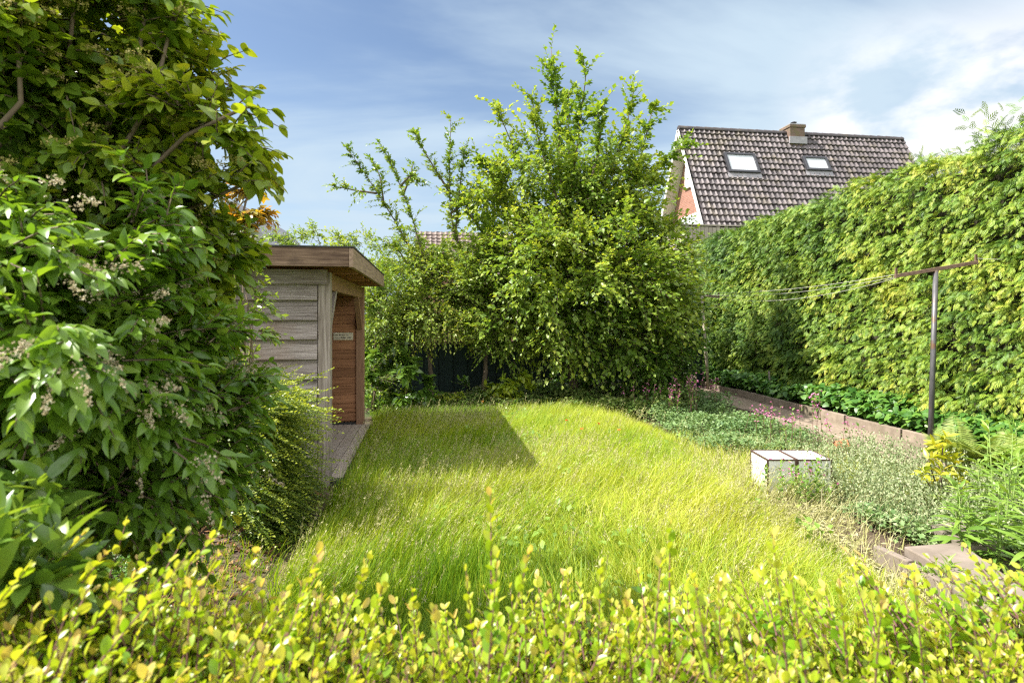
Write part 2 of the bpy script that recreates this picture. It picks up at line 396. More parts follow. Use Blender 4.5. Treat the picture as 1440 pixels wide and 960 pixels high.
M['nitida'] = leaf_mat('nitida', [(.04, .085, .014), (.12, .19, .02), (.38, .43, .05)], .35, .35, (1.3, 1.2, .5), .5)
M['ivy'] = leaf_mat('ivy', [(.035, .11, .016), (.075, .18, .025), (.14, .26, .035)], .42, .25, (1.2, 1.2, .5), .4)
M['grass'] = leaf_mat('grass', [(.075, .195, .012), (.205, .33, .015), (.39, .45, .024), (.54, .52, .12)], .5, .42, (1.15, 1.1, .6), .3)
M['straw'] = leaf_mat('straw', [(.26, .27, .085), (.42, .40, .17), (.58, .53, .32)], .7, .3, (1, .95, .8), .2)
M['silver_cover'] = leaf_mat('silver_cover', [(.13, .19, .075), (.23, .29, .13), (.42, .44, .27)], .6, .25, (1.1, 1.1, .7), .25)
M['green_cover'] = leaf_mat('green_cover', [(.07, .145, .045), (.15, .245, .08), (.28, .36, .16)], .45, .28, (1.15, 1.15, .6), .3)
M['brown_cover'] = leaf_mat('brown_cover', [(.07, .15, .025), (.16, .22, .05), (.26, .24, .10)], .5, .3, (1.1, 1.1, .6), .3)
M['gold_leaf'] = leaf_mat('gold_leaf', [(.22, .32, .025), (.46, .48, .035), (.66, .58, .08)], .35, .4, (1.2, 1.1, .5), .5)
M['lily_leaf'] = leaf_mat('lily_leaf', [(.11, .22, .035), (.2, .33, .05), (.3, .42, .08)], .38, .38, (1.2, 1.15, .5))
M['fern_leaf'] = leaf_mat('fern_leaf', [(.12, .2, .035), (.22, .3, .06), (.32, .38, .1)], .5, .4, (1.15, 1.1, .5))
M['laurel'] = leaf_mat('laurel', [(.06, .13, .022), (.13, .23, .03), (.27, .36, .05)], .22, .35, (1.3, 1.2, .45), .65)
M['cream_flower'] = leaf_mat('cream_flower', [(.3, .23, .15), (.46, .38, .25), (.6, .55, .4)], .7, .25, (1, 1, .9), .2)
M['yellow_flower'] = leaf_mat('yellow_flower', [(.24, .24, .06), (.36, .32, .09), (.46, .36, .16)], .7, .25, (1, 1, .7), .2)
M['pink_flower'] = leaf_mat('pink_flower', [(.42, .08, .22), (.6, .18, .38), (.7, .36, .55)], .6, .35, (1.1, .9, 1), .2)
M['white_flower'] = leaf_mat('white_flower', [(.62, .66, .5), (.8, .8, .7)], .6, .25, (1, 1, .9), .2)
M['poppy'] = leaf_mat('poppy', [(.6, .12, .02), (.75, .22, .04)], .6, .35, (1.1, .9, .8), .2)

# ------------------------------------------------------------------ light, sky, camera
SUN_EL, = (R(50),)
SUN_DIR = unit(np.array([-math.cos(SUN_EL), .05, math.sin(SUN_EL)]))
sun = bpy.data.lights.new('sun', 'SUN'); sun.energy = 5.0; sun.angle = R(.55); sun.color = (1, .955, .88)
so = bpy.data.objects.new('sun', sun); COL.objects.link(so); so.location = (-10, 0, 12)
from mathutils import Vector
so.rotation_euler = Vector(tuple(SUN_DIR)).to_track_quat('Z', 'Y').to_euler()

world = bpy.data.worlds.new('World'); scene.world = world; world.use_nodes = True
nt = world.node_tree; nd = nt.nodes; ln = nt.links; nd.clear()
sky = nd.new('ShaderNodeTexSky'); sky.sky_type = 'NISHITA'; sky.sun_disc = False
sky.sun_elevation = SUN_EL; sky.sun_rotation = R(-90); sky.air_density = 1.0; sky.dust_density = .8; sky.ozone_density = 1.1
tc = nd.new('ShaderNodeTexCoord')
sp = nd.new('ShaderNodeSeparateXYZ'); ln.new(tc.outputs['Generated'], sp.inputs[0])
# thin cirrus: direction projected on a high flat layer
mz = nd.new('ShaderNodeMath'); mz.operation = 'MAXIMUM'; mz.inputs[1].default_value = .06; ln.new(sp.outputs[2], mz.inputs[0])
az = nd.new('ShaderNodeMath'); az.inputs[1].default_value = .14; ln.new(mz.outputs[0], az.inputs[0])
dv = nd.new('ShaderNodeVectorMath'); dv.operation = 'DIVIDE'; ln.new(tc.outputs['Generated'], dv.inputs[0])
cbz = nd.new('ShaderNodeCombineXYZ')
for i in range(3): ln.new(az.outputs[0], cbz.inputs[i])
ln.new(cbz.outputs[0], dv.inputs[1])
mpc = nd.new('ShaderNodeMapping'); mpc.inputs['Scale'].default_value = (.55, 1.0, 0); mpc.inputs['Rotation'].default_value = (0, 0, R(24)); mpc.inputs['Location'].default_value = (1.3, .4, 0)
ln.new(dv.outputs[0], mpc.inputs[0])
n1 = nd.new('ShaderNodeTexNoise'); n1.inputs['Scale'].default_value = 1.15; n1.inputs['Detail'].default_value = 7; n1.inputs['Roughness'].default_value = .52; n1.inputs['Distortion'].default_value = .5
ln.new(mpc.outputs[0], n1.inputs[0])
r1 = nd.new('ShaderNodeMapRange'); r1.interpolation_type = 'SMOOTHSTEP'
for k, v in ((1, .40), (2, .64), (3, .0), (4, .75)): r1.inputs[k].default_value = v
ln.new(n1.outputs[0], r1.inputs[0])
# whiter towards the right of the garden (+X) and towards the horizon
rx = nd.new('ShaderNodeMapRange'); rx.interpolation_type = 'SMOOTHSTEP'
for k, v in ((1, -.05), (2, .75), (3, 0), (4, .40)): rx.inputs[k].default_value = v
ln.new(sp.outputs[0], rx.inputs[0])
rz = nd.new('ShaderNodeMapRange'); rz.interpolation_type = 'SMOOTHSTEP'
for k, v in ((1, .42), (2, .02), (3, 0), (4, .62)): rz.inputs[k].default_value = v
ln.new(sp.outputs[2], rz.inputs[0])
s1 = nd.new('ShaderNodeMath'); ln.new(r1.outputs[0], s1.inputs[0]); ln.new(rx.outputs[0], s1.inputs[1])
s2 = nd.new('ShaderNodeMath'); s2.use_clamp = True; ln.new(s1.outputs[0], s2.inputs[0]); ln.new(rz.outputs[0], s2.inputs[1])
mc = nd.new('ShaderNodeMix'); mc.data_type = 'RGBA'; ln.new(s2.outputs[0], mc.inputs[0]); ln.new(sky.outputs[0], mc.inputs[6]); mc.inputs[7].default_value = (3.7, 4.6, 5.4, 1)
# puffy low cumulus
mp2 = nd.new('ShaderNodeMapping'); mp2.inputs['Scale'].default_value = (1, 1, 1.9); mp2.inputs['Location'].default_value = (.35, .1, .2); ln.new(tc.outputs['Generated'], mp2.inputs[0])
n2 = nd.new('ShaderNodeTexNoise'); n2.inputs['Scale'].default_value = 4.2; n2.inputs['Detail'].default_value = 9; n2.inputs['Roughness'].default_value = .55
ln.new(mp2.outputs[0], n2.inputs[0])
r2 = nd.new('ShaderNodeMapRange'); r2.interpolation_type = 'SMOOTHSTEP'
for k, v in ((1, .33), (2, .50), (3, 0), (4, .9)): r2.inputs[k].default_value = v
ln.new(n2.outputs[0], r2.inputs[0])
hx = nd.new('ShaderNodeMapRange'); hx.interpolation_type = 'SMOOTHSTEP'
for k, v in ((1, .5), (2, .62), (3, 0), (4, 1)): hx.inputs[k].default_value = v
ln.new(sp.outputs[0], hx.inputs[0])
hz = nd.new('ShaderNodeMapRange'); hz.interpolation_type = 'SMOOTHSTEP'
for k, v in ((1, .44), (2, .30), (3, 0), (4, 1)): hz.inputs[k].default_value = v
ln.new(sp.outputs[2], hz.inputs[0])
q1 = nd.new('ShaderNodeMath'); q1.operation = 'MULTIPLY'; ln.new(r2.outputs[0], q1.inputs[0]); ln.new(hx.outputs[0], q1.inputs[1])
q2 = nd.new('ShaderNodeMath'); q2.operation = 'MULTIPLY'; ln.new(q1.outputs[0], q2.inputs[0]); ln.new(hz.outputs[0], q2.inputs[1])
mc2 = nd.new('ShaderNodeMix'); mc2.data_type = 'RGBA'; ln.new(q2.outputs[0], mc2.inputs[0]); ln.new(mc.outputs[2], mc2.inputs[6]); mc2.inputs[7].default_value = (7.0, 6.9, 6.9, 1)
# unseen bright cloud deck overhead and behind the camera, added as fill light
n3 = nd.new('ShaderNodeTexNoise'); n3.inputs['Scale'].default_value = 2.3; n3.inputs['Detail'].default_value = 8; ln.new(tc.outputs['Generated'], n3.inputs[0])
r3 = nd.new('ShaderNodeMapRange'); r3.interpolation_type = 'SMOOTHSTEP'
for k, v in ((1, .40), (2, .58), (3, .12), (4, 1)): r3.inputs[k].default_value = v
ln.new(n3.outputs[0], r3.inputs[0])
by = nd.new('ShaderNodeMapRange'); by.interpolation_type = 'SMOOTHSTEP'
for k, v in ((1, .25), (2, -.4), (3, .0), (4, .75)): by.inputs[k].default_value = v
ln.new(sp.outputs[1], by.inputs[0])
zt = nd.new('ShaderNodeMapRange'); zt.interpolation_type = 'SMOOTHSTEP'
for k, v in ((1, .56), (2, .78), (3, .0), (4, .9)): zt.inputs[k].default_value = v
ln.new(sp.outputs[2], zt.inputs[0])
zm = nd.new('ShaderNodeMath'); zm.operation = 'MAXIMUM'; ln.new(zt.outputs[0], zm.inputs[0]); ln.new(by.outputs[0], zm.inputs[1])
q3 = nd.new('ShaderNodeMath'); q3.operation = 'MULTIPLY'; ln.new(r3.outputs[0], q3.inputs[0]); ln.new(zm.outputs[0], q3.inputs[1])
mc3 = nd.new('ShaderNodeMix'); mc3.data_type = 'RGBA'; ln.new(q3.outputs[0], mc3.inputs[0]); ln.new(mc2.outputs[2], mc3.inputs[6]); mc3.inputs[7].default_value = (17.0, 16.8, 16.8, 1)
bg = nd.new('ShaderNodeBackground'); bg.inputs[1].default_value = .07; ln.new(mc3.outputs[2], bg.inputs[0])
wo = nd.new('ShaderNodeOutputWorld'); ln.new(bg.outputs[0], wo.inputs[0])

cam = bpy.data.cameras.new('camera'); cam.sensor_width = 36; cam.lens = 20; cam.shift_y = -(480 - HY) / 1440
cam.clip_start = .05; cam.clip_end = 2000
cam.dof.use_dof = True; cam.dof.focus_distance = 6.0; cam.dof.aperture_fstop = 3.8
co = bpy.data.objects.new('camera', cam); COL.objects.link(co); co.location = (0, 0, CZ); co.rotation_euler = (R(90), 0, -YAW)
scene.camera = co
vs = scene.view_settings; vs.view_transform = 'Standard'; vs.look = 'None'; vs.gamma = 1; vs.use_curve_mapping = False; vs.exposure = 1.32
cy = scene.cycles if hasattr(scene, 'cycles') else None
scene.render.engine = 'CYCLES'
scene.cycles.max_bounces = 8; scene.cycles.diffuse_bounces = 4; scene.cycles.transmission_bounces = 4; scene.cycles.use_denoising = False; scene.cycles.pixel_filter_type = 'BLACKMAN_HARRIS'; scene.cycles.filter_width = 1.25

# ------------------------------------------------------------------ ground
def sheet(name, poly, z, mat, div=None):
    b = MB(); b.add([(x, y, z) for x, y in poly], [tuple(range(len(poly)))])
    return tag(b.build(name, mat), None, None, None, 'structure')
sheet('ground', [(-400, -100), (400, -100), (400, 600), (-400, 600)], -.004, M['far_grass'])
sheet('garden_soil', [(-5, -1.5), (6.0, -1.5), (6.0, 13), (-5, 13)], 0, M['soil'])
LAWN = [(-.95, .3), (2.75, .3), (2.75, 3.3), (3.0, 5.5), (3.0, 7.6), (2.2, 8.9), (.4, 9.7), (-.9, 9.6), (-.78, 8.4), (-.78, 5.4)]
sheet('lawn', LAWN, .004, M['thatch'])

# path, kerb, raised strip
b = MB(); b.bb(5.22, 6.0, 1.5, 13, -.05, .006); tag(b.build('path', M['path']), kind='structure')
b = MB()
y = 1.5
while y < 12.9:
    L = .98; b.box((6.035, y + L / 2, .045 + rng.normal(0, .006)), (.07, L - .012, .19)); y += 1.0
tag(b.build('kerb', M['kerb'], bevel=.008), kind='structure')
b = MB(); y = 1.5
while y < 12.9:
    b.box((5.19 + rng.normal(0, .006), y + .1, .012 + rng.normal(0, .008)), (.06, .19, .09), ); y += .2
tag(b.build('path_edging', M['kerb'], bevel=.006), kind='structure')
b = MB(); b.bb(6.072, 9, 1.5, 14, -.05, .10); tag(b.build('raised_bed', M['soil']), kind='structure')

# ------------------------------------------------------------------ wooden garden shelter
SX1 = -.90; SY0, SY1 = 5.48, 8.37; SX0 = -3.6
sh = empty('garden_shelter', ((SX0 + SX1) / 2, (SY0 + SY1) / 2, 0), 'open-sided flat-roofed wooden garden shelter with grey weathered lapped boards beside the lawn', 'shelter')
def lap_wall(y, face, x0, x1, z0, z1, n, mat, name):
    """overlapping horizontal boards across X; face = -1 outer towards the camera"""
    b = MB(); h = (z1 - z0) / n
    for i in range(n):
        za = z0 + i * h
        tilt = .27 + rng.normal(0, .015); ax = np.array([[1, 0, 0], [0, math.cos(tilt), face * math.sin(tilt)], [0, -face * math.sin(tilt), math.cos(tilt)]])
        xs = [x0, x1] if rng.random() < .6 else [x0, x0 + (x1 - x0) * rng.uniform(.25, .5), x1]
        for a, c in zip(xs[:-1], xs[1:]):
            b.box(((a + c) / 2, y + face * .012, za + h / 2 + rng.normal(0, .002)), (c - a - .003, .03, h + .028), ax)
    return b.build(name, mat, sh, bevel=.003)
lap_wall(SY0 + .03, -1, SX0, SX1 - .115, .10, 1.93, 10, M['grey_wood'], 'wall')
b = MB(); b.bb(SX0, SX1 - .02, SY0 - .045, SY0 - .012, 1.885, 2.02); b.build('header_board', M['grey_wood'], sh, bevel=.004)
b = MB(); b.bb(SX0, SX1 - .125, SY0 + .06, SY0 + .08, .06, 2.0); b.build('wall_lining', M['red_wood'], sh)
# end wall, inside face seen through the opening
b = MB(); n = 15; h = (1.98 - .1) / n
for i in range(n): b.box((SX0 / 2 + (SX1 - .1) / 2, SY1 - .05 - rng.random() * .004, .1 + h * (i + .5)), (SX1 - .1 - SX0, .025, h - .003))
b.build('end_wall', M['red_wood'], sh, bevel=.004)
b = MB(); b.bb(SX0, SX1 - .1, SY1 - .034, SY1 - .02, .06, 2.0); b.build('wall_lining', M['red_wood'], sh)
b = MB(); b.bb(SX0, SX1, SY1 - .06, SY1 - .03, .0, .085); b.build('base_rail', M['felt'], sh)
b = MB(); b.bb(SX0, SX0 + .03, SY0 + .1, SY1 - .08, 0.05, 2.0); b.build('back_wall', M['red_wood'], sh)
for (px_, py_, m_) in ((SX1 - .055, SY0 + .055, 'post_wood'), (SX1 - .055, SY1 - .055 + .02, 'red_post')):
    b = MB(); b.box((px_, py_, 1.0), (.11, .11, 2.0)); b.build('post', M[m_], sh, bevel=.006)
b = MB(); b.bb(SX1 - .09, SX1 - .02, SY0 + .112, SY1 - .092, 1.84, 2.0); b.build('beam', M['red_post'], sh, bevel=.005)
for y0, s in ((SY0 + .11, 1), (SY1 - .09, -1)):
    b = MB(); b.bar((SX1 - .055, y0 + s * .005, 1.42), (SX1 - .055, y0 + s * .42, 1.85), .06, .07, (1, 0, 0)); b.build('brace', M['post_wood'] if s > 0 else M['red_post'], sh, bevel=.004)
RX1, RY0, RY1 = -.65, 5.15, 8.66
b = MB(); b.bb(SX0 - .2, RX1 - .04, RY0, RY0 + .04, 2.025, 2.19); b.build('fascia', M['fascia_wood'], sh, bevel=.004)
b = MB(); b.bb(RX1 - .038, RX1, RY0, RY1, 2.02, 2.19); b.build('fascia', M['fascia_side'], sh, bevel=.004)
b = MB(); b.bb(SX0 - .2, RX1 - .04, RY1 - .04, RY1, 2.025, 2.19); b.build('fascia', M['fascia_wood'], sh, bevel=.004)
b = MB(); b.bb(SX0 - .2, RX1 + .006, RY0 - .008, RY1 + .006, 2.192, 2.204); b.build('roof', M['felt'], sh)
b = MB()
for y in np.arange(RY0 + .12, RY1 - .1, .13): b.bb(SX0, RX1 - .04, y, y + .12, 2.1, 2.12)
b.build('roof_boards', M['red_wood'], sh, bevel=.003)
b = MB()
for y in np.arange(SY0 + .3, SY1 - .1, .55): b.bb(SX0, RX1 - .042, y, y + .05, 2.002, 2.098)
b.build('rafters', M['red_wood'], sh, bevel=.003)
b = MB()
for x in np.arange(SX0 + .05, SX1 + .1, .125): b.bb(x, x + .118, SY0 + .12, SY1 - .08, .03, .058)
b.build('floor', M['deck_wood'], sh, bevel=.004)
b = MB(); b.bb(SX0, SX1 + .1, SY0 + .02, SY0 + .1, .0, .055); b.bb(SX0, SX1, SY0 + .005, SY0 + .018, .0, .1); b.build('sill', M['felt'], sh)
# cream plaque on the end wall; the photo shows two lines of lettering too small to read
ps = W(482, 472.5, 8.05); py_ = SY1 - .068
sg = empty('wall_plaque', (-1.17, py_, 1.2), 'small cream plaque with two lines of lettering on the wall inside the shelter', 'sign')
sx1 = -1.0 - .05; zc = 1.6 - (472.5 - HY) / F * 8.1
b = MB(); b.bb(sx1 - .27, sx1, py_ - .012, py_, zc - .052, zc + .052); b.build('plate', M['sign_cream'], sg, bevel=.003)
for row, x1 in ((.018, sx1 - .065), (-.020, sx1 - .025)):
    b = MB(); x = sx1 - .255
    while x < x1:
        w = rng.uniform(.006, .011)
        if rng.random() < .85:
            b.bb(x, x + .003, py_ - .0145, py_ - .0122, zc + row - .008, zc + row + .008)
            if rng.random() < .7: b.bb(x + .003, x + w, py_ - .0145, py_ - .0122, zc + row + rng.choice([-.008, .0, .005]), zc + row + rng.choice([-.005, .003, .008]) + .003)
        x += w + .003
    b.build('lettering', M['ink'], sg)

# ------------------------------------------------------------------ back fence
FY = 11.9
fn = empty('garden_fence', (1.5, FY, 0), 'dark green boarded fence with slatted top behind the trunks at the lawn end', 'fence')
b = MB(); x = -4.0
while x < 6.0:
    k_ = int(round(x / .15)) % 2; b.bb(x - .006, x + .156, FY + .022 * k_, FY + .02 + .022 * k_, -.03, 1.0 + rng.normal(0, .003)); x += .15
b.build('board_panel', M['fence_paint'], fn, bevel=.003)
b = MB(); x = -4.0
while x < 6.0:
    b.bb(x, x + .04, FY + .004, FY + .024, 1.04, 1.78); x += .095
b.bb(-4, 6.05, FY - .02, FY + .003, 1.0, 1.05); b.bb(-4, 6.05, FY - .02, FY + .003, 1.74, 1.79)
b.build('trellis', M['trellis_wood'], fn)
for x in np.arange(-4, 6.1, 1.66):
    b = MB(); b.bb(x - .035, x + .035, FY + .026, FY + .096, 0, 1.86); b.build('post', M['fence_paint'], fn, bevel=.004)

# ------------------------------------------------------------------ houses
def tiled_slope(name, a0, a1, dn, length, tw, course, amp, mat, parent, lift=.03):
    """S-profiled tile courses: a0->a1 is the ridge line, dn the unit vector down the slope"""
    a0 = np.array(a0, float); a1 = np.array(a1, float); u = unit(a1 - a0); Lx = np.linalg.norm(a1 - a0)
    nrm = unit(np.cross(u, dn)); nrm = nrm if nrm[2] > 0 else -nrm
    nx = int(Lx / tw); m = 9; ny = int(length / course)
    ph = np.linspace(0, 1, m); prof = amp * (np.cos(2 * math.pi * ph) * .8 + .25 * np.cos(4 * math.pi * ph))
    V = []; Fq = []; T = []
    for j in range(ny):
        for i in range(nx):
            b0 = len(V); tn = rng.random(); jit = rng.normal(0, .004, 3); tw_ = Lx / nx
            for kk, (s, z) in enumerate(((0, 0), (.92, lift), (1.06, lift), (1.06, lift - .03))):
                for p_, h_ in zip(ph, prof):
                    V.append(a0 + u * ((i + p_ * 1.0) * tw_) + dn * ((j + s) * course + jit[1]) + nrm * (z + h_ + jit[2])); T.append(tn)
            for r_ in range(3):
                for k in range(m - 1):
                    Fq.append((b0 + r_ * m + k, b0 + r_ * m + k + 1, b0 + (r_ + 1) * m + k + 1, b0 + (r_ + 1) * m + k))
    return raw_mesh(name, np.array(V), [np.array(Fq)], mat, parent, np.array(T), smooth=False)

RID0 = np.array([9.1, 19.8, 8.5]); RID1 = np.array([18.35, 19.8, 8.5])
PIT = R(63.5); dnf = np.array([0, -math.cos(PIT), -math.sin(PIT)]); dnb = np.array([0, math.cos(PIT), -math.sin(PIT)])
SL = 6.3
hs = empty('brick_house', (13.7, 19.8, 0), 'red brick house with a steep dark pantiled roof and chimney rising above the conifer hedge', 'house')
rf = tiled_slope('roof', RID0, RID1, dnf, SL, .19, .262, .03, M['roof_tile'], hs, lift=.05)
b2 = MB(); E = SL * 1.0
pF = RID0 + dnf * SL; pB = RID0 + dnb * SL; off = np.array([0, 0, -.06])
b2.add([RID0 + off, RID1 + off, RID1 + dnf * SL + off, RID0 + dnf * SL + off], [(0, 1, 2, 3)])
b2.add([RID0 + off, RID1 + off, RID1 + dnb * SL + off, RID0 + dnb * SL + off], [(3, 2, 1, 0)])
b2.build('roof_lining', M['dark_metal'], hs)
tiled_slope('roof', RID0, RID1, dnb, SL, .38, .524, .022, M['roof_tile'], hs)
b = MB(); x = RID0[0]
while x < RID1[0] - .05:
    e = min(x + .36, RID1[0]); vs_ = []; n_ = 8
    for xx, r_ in ((x, .125), (e, .112)):
        for k in range(n_ + 1):
            a = math.pi * (k / n_) * 1.1 - .157; vs_.append((xx, 19.8 + math.cos(a) * r_, 8.44 + math.sin(a) * r_ + rng.normal(0, .002)))
    b.add(vs_, [(k, k + 1, n_ + 2 + k, n_ + 1 + k) for k in range(n_)] + [tuple(range(n_, -1, -1)), tuple(range(n_ + 1, 2 * n_ + 2))]); x += .34
b.build('ridge_tiles', M['roof_tile'], hs)
# walls
gx = RID0[0] + .45; zE = 2.9; hw = (8.2 - zE) / math.tan(PIT)
def gable(x, name):
    b = MB(); b.add([(x, 19.8 - hw, 0), (x, 19.8 + hw, 0), (x, 19.8 + hw, zE), (x, 19.8, 8.2), (x, 19.8 - hw, zE),
                     (x + .2, 19.8 - hw, 0), (x + .2, 19.8 + hw, 0), (x + .2, 19.8 + hw, zE), (x + .2, 19.8, 8.2), (x + .2, 19.8 - hw, zE)],
                    [(0, 1, 2, 3, 4), (9, 8, 7, 6, 5), (0, 4, 9, 5), (4, 3, 8, 9), (3, 2, 7, 8), (2, 1, 6, 7)])
    return b.build(name, M['brick'], hs)
gable(gx, 'gable_wall'); gable(RID1[0] - .5, 'gable_wall')
M['brick_long'] = brick_mat('brick_long', 'y', (.29, .125, .085), (.22, .09, .06), (.29, .24, .2))
b = MB(); b.bb(gx + .2, RID1[0] - .5, 19.8 - hw + .02, 19.8 - hw + .22, 0, zE); b.build('wall', M['brick_long'], hs)
b = MB(); b.bb(gx + .2, RID1[0] - .5, 19.8 + hw - .22, 19.8 + hw - .02, 0, zE); b.build('wall', M['brick_long'], hs)
# verge boards and soffits
for dn_ in (dnf, dnb):
    nn_ = np.array([0, -dn_[2], dn_[1]]) if dn_[1] > 0 else np.array([0, dn_[2], -dn_[1]])
    b = MB(); a = RID0 + np.array([-.02, 0, -.13]); e = a + dn_ * SL
    b.bar(a, e, .035, .13, nn_); b.build('verge_board', M['white_paint'], hs)
    b = MB(); a = RID0 + np.array([.225, 0, -.24]); e = a + dn_ * SL
    b.bar(a, e, .44, .02, nn_); b.build('soffit', M['cream_paint'], hs)
# gable windows
def win(y0, y1, z0, z1, splits=()):
    f = MB(); x0, x1 = gx - .035, gx + .03; t = .085
    f.bb(x0, x1, y0, y0 + t, z0, z1); f.bb(x0, x1, y1 - t, y1, z0, z1); f.bb(x0, x1, y0 + t, y1 - t, z0, z0 + t); f.bb(x0, x1, y0 + t, y1 - t, z1 - t, z1)
    for s in splits: f.bb(x0 - .002, x1, s - .05, s + .05, z0 + t, z1 - t)
    wf = f.build('window', M['white_paint'], hs, bevel=.006)
    p = MB(); p.bb(gx - .012, gx - .004, y0 + t, y1 - t, z0 + t, z1 - t); p.build('pane', M['blind'], wf)
    s = MB(); s.bb(gx - .07, gx - .002, y0 - .03, y1 + .03, z0 - .06, z0 - .005); s.build('sill', M['cream_paint'], wf)
win(19.37, 20.15, 6.35, 7.1); win(18.95, 20.8, 3.9, 5.28, (20.28,))
# skylights lying on the front slope
nrf = np.array([0, -math.sin(PIT), math.cos(PIT)])
def on_roof(px, py):
    d = FW + RT * ((px - CX) / F) - UP * ((py - HY) / F); o = np.array([0, 0, CZ])
    t = ((RID0 - o) @ nrf) / (d @ nrf); return o + d * t
for (pa, pb_, pc) in (((1016, 217), (1059, 218.5), (1023, 244)), ((1126, 222), (1160, 224), (1133, 241.5))):
    A = on_roof(*pa); B = on_roof(*pb_); C_ = on_roof(*pc)
    w = B[0] - A[0]; s0 = (RID0[2] - A[2]) / math.sin(PIT); s1 = (RID0[2] - C_[2]) / math.sin(PIT); x0 = A[0]
    ax = (np.array([1, 0, 0]), -dnf, nrf)
    def rp_(xx, ss, h): return np.array([xx, 0, 0]) + np.array([0, RID0[1], RID0[2]]) + dnf * ss + nrf * h
    f = MB(); t = .09; hL = s1 - s0
    f.box(rp_(x0 + t / 2, (s0 + s1) / 2, .06), (t, hL, .14), ax); f.box(rp_(x0 + w - t / 2, (s0 + s1) / 2, .06), (t, hL, .14), ax)
    f.box(rp_(x0 + w / 2, s0 + t / 2, .063), (w - 2 * t, t, .14), ax); f.box(rp_(x0 + w / 2, s1 - t / 2, .063), (w - 2 * t, t, .14), ax)
    sk = f.build('skylight', M['dark_metal'], hs, bevel=.008)
    p = MB(); p.box(rp_(x0 + w / 2, (s0 + s1) / 2, .085), (w - 2 * t, hL - 2 * t, .012), ax); p.build('pane', M['blind'], sk)
    g = MB(); g.box(rp_(x0 + w / 2, s1 + .1, .045), (w + .1, .2, .02), ax); g.build('flashing', M['lead'], sk)
# chimney
cA = W(1101, 180, 21.4); cB = W(1127.5, 180, 21.4); cx = (cA[0] + cB[0]) / 2 + .12; cw = .6
b = MB(); b.bb(cx - cw / 2, cx + cw / 2, 19.5, 20.1, 7.6, 8.62); b.bb(cx - cw / 2 - .03, cx + cw / 2 + .03, 19.47, 20.13, 8.62, 8.72)
ch = b.build('chimney', M['chimney_brick'], hs, bevel=.008)
b = MB(); b.bb(cx - cw / 2 - .05, cx + cw / 2 + .05, 19.43, 19.497, 8.0, 8.26); b.build('flashing', M['lead'], ch)
b = MB(); b.bb(cx - cw / 2 - .02, cx + cw / 2 + .02, 19.48, 20.12, 8.722, 8.75); b.build('cap', M['lead'], ch)
b = MB(); b.lathe((cx + .05, 19.8, 8.75), [(.07, 0), (.07, .14)], 12); b.lathe((cx + .05, 19.8, 8.9), [(.0, .05), (.11, .0), (.11, -.02), (.0, -.02)], 12); b.build('flue', M['dark_metal'], ch)

# low tiled house far behind the young trees
fo = empty('tiled_house', (-2.5, 36, 0), 'far house with a low brown tiled roof just showing between the young plum stems', 'house')
A = W(587, 327, 34); B = W(692, 331, 34); zr = A[2]; x0 = A[0] - .1; x1 = B[0] + 1.2; yr = 34.0
P2 = R(42); d1 = np.array([0, -math.cos(P2), -math.sin(P2)]); d2 = np.array([0, math.cos(P2), -math.sin(P2)])
tiled_slope('roof', (x0, yr, zr), (x1, yr, zr), d1, 4.2, .3, .34, .03, M['red_tile'], fo, lift=.045)
tiled_slope('roof', (x0, yr, zr), (x1, yr, zr), d2, 4.2, .6, .68, .03, M['red_tile'], fo, lift=.045)
hh = 4.0 * math.cos(P2); ze = zr - 4.0 * math.sin(P2)
b = MB(); b.add([(x0 + .2, yr - hh, 0), (x1 - .2, yr - hh, 0), (x1 - .2, yr + hh, 0), (x0 + .2, yr + hh, 0), (x0 + .2, yr - hh, ze), (x1 - .2, yr - hh, ze), (x1 - .2, yr + hh, ze), (x0 + .2, yr + hh, ze), (x0 + .2, yr, zr - .1), (x1 - .2, yr, zr - .1)],
               [(0, 1, 5, 4), (1, 2, 6, 9, 5), (2, 3, 7, 6), (3, 0, 4, 8, 7)]); b.build('wall', M['brick'], fo)
# pale gabled house whose roof tip shows beside the left shrubs
ph_ = empty('pale_house', (-8.5, 20, 0), 'pale house with grey sloping roof glimpsed between the left shrub and the shelter', 'house')
T = W(330, 288, 18); Bq = W(366, 330, 18)
b = MB(); yy = T[1]; sl = (Bq[2] - T[2]) / (Bq[0] - T[0]); xl = T[0]; zl = T[2]; wd = 3.0
b.add([(xl - wd, yy, 0), (xl + wd, yy, 0), (xl + wd, yy, zl + sl * wd), (xl, yy, zl), (xl - wd, yy, zl + sl * wd),
       (xl - wd, yy + 7, 0), (xl + wd, yy + 7, 0), (xl + wd, yy + 7, zl + sl * wd), (xl, yy + 7, zl), (xl - wd, yy + 7, zl + sl * wd)],
      [(0, 1, 2, 3, 4), (9, 8, 7, 6, 5), (1, 6, 7, 2), (5, 0, 4, 9)]); b.build('wall', M['cream_paint'], ph_)
for s in (-1, 1):
    b = MB(); a = np.array([xl, yy, zl + .05]); e = np.array([xl + s * (wd + .3), yy, zl + sl * (wd + .3) + .05]); u_ = unit(e - a); nn_ = unit(np.array([-u_[2] * s, 0, u_[0] * s]))
    b.box((a + e) / 2 + np.array([0, 3.5, 0]), (np.linalg.norm(e - a), 7.6, .14), (u_, np.array([0, 1, 0]), np.cross(u_, np.array([0, 1, 0])))); b.build('roof', M['lead'], ph_)

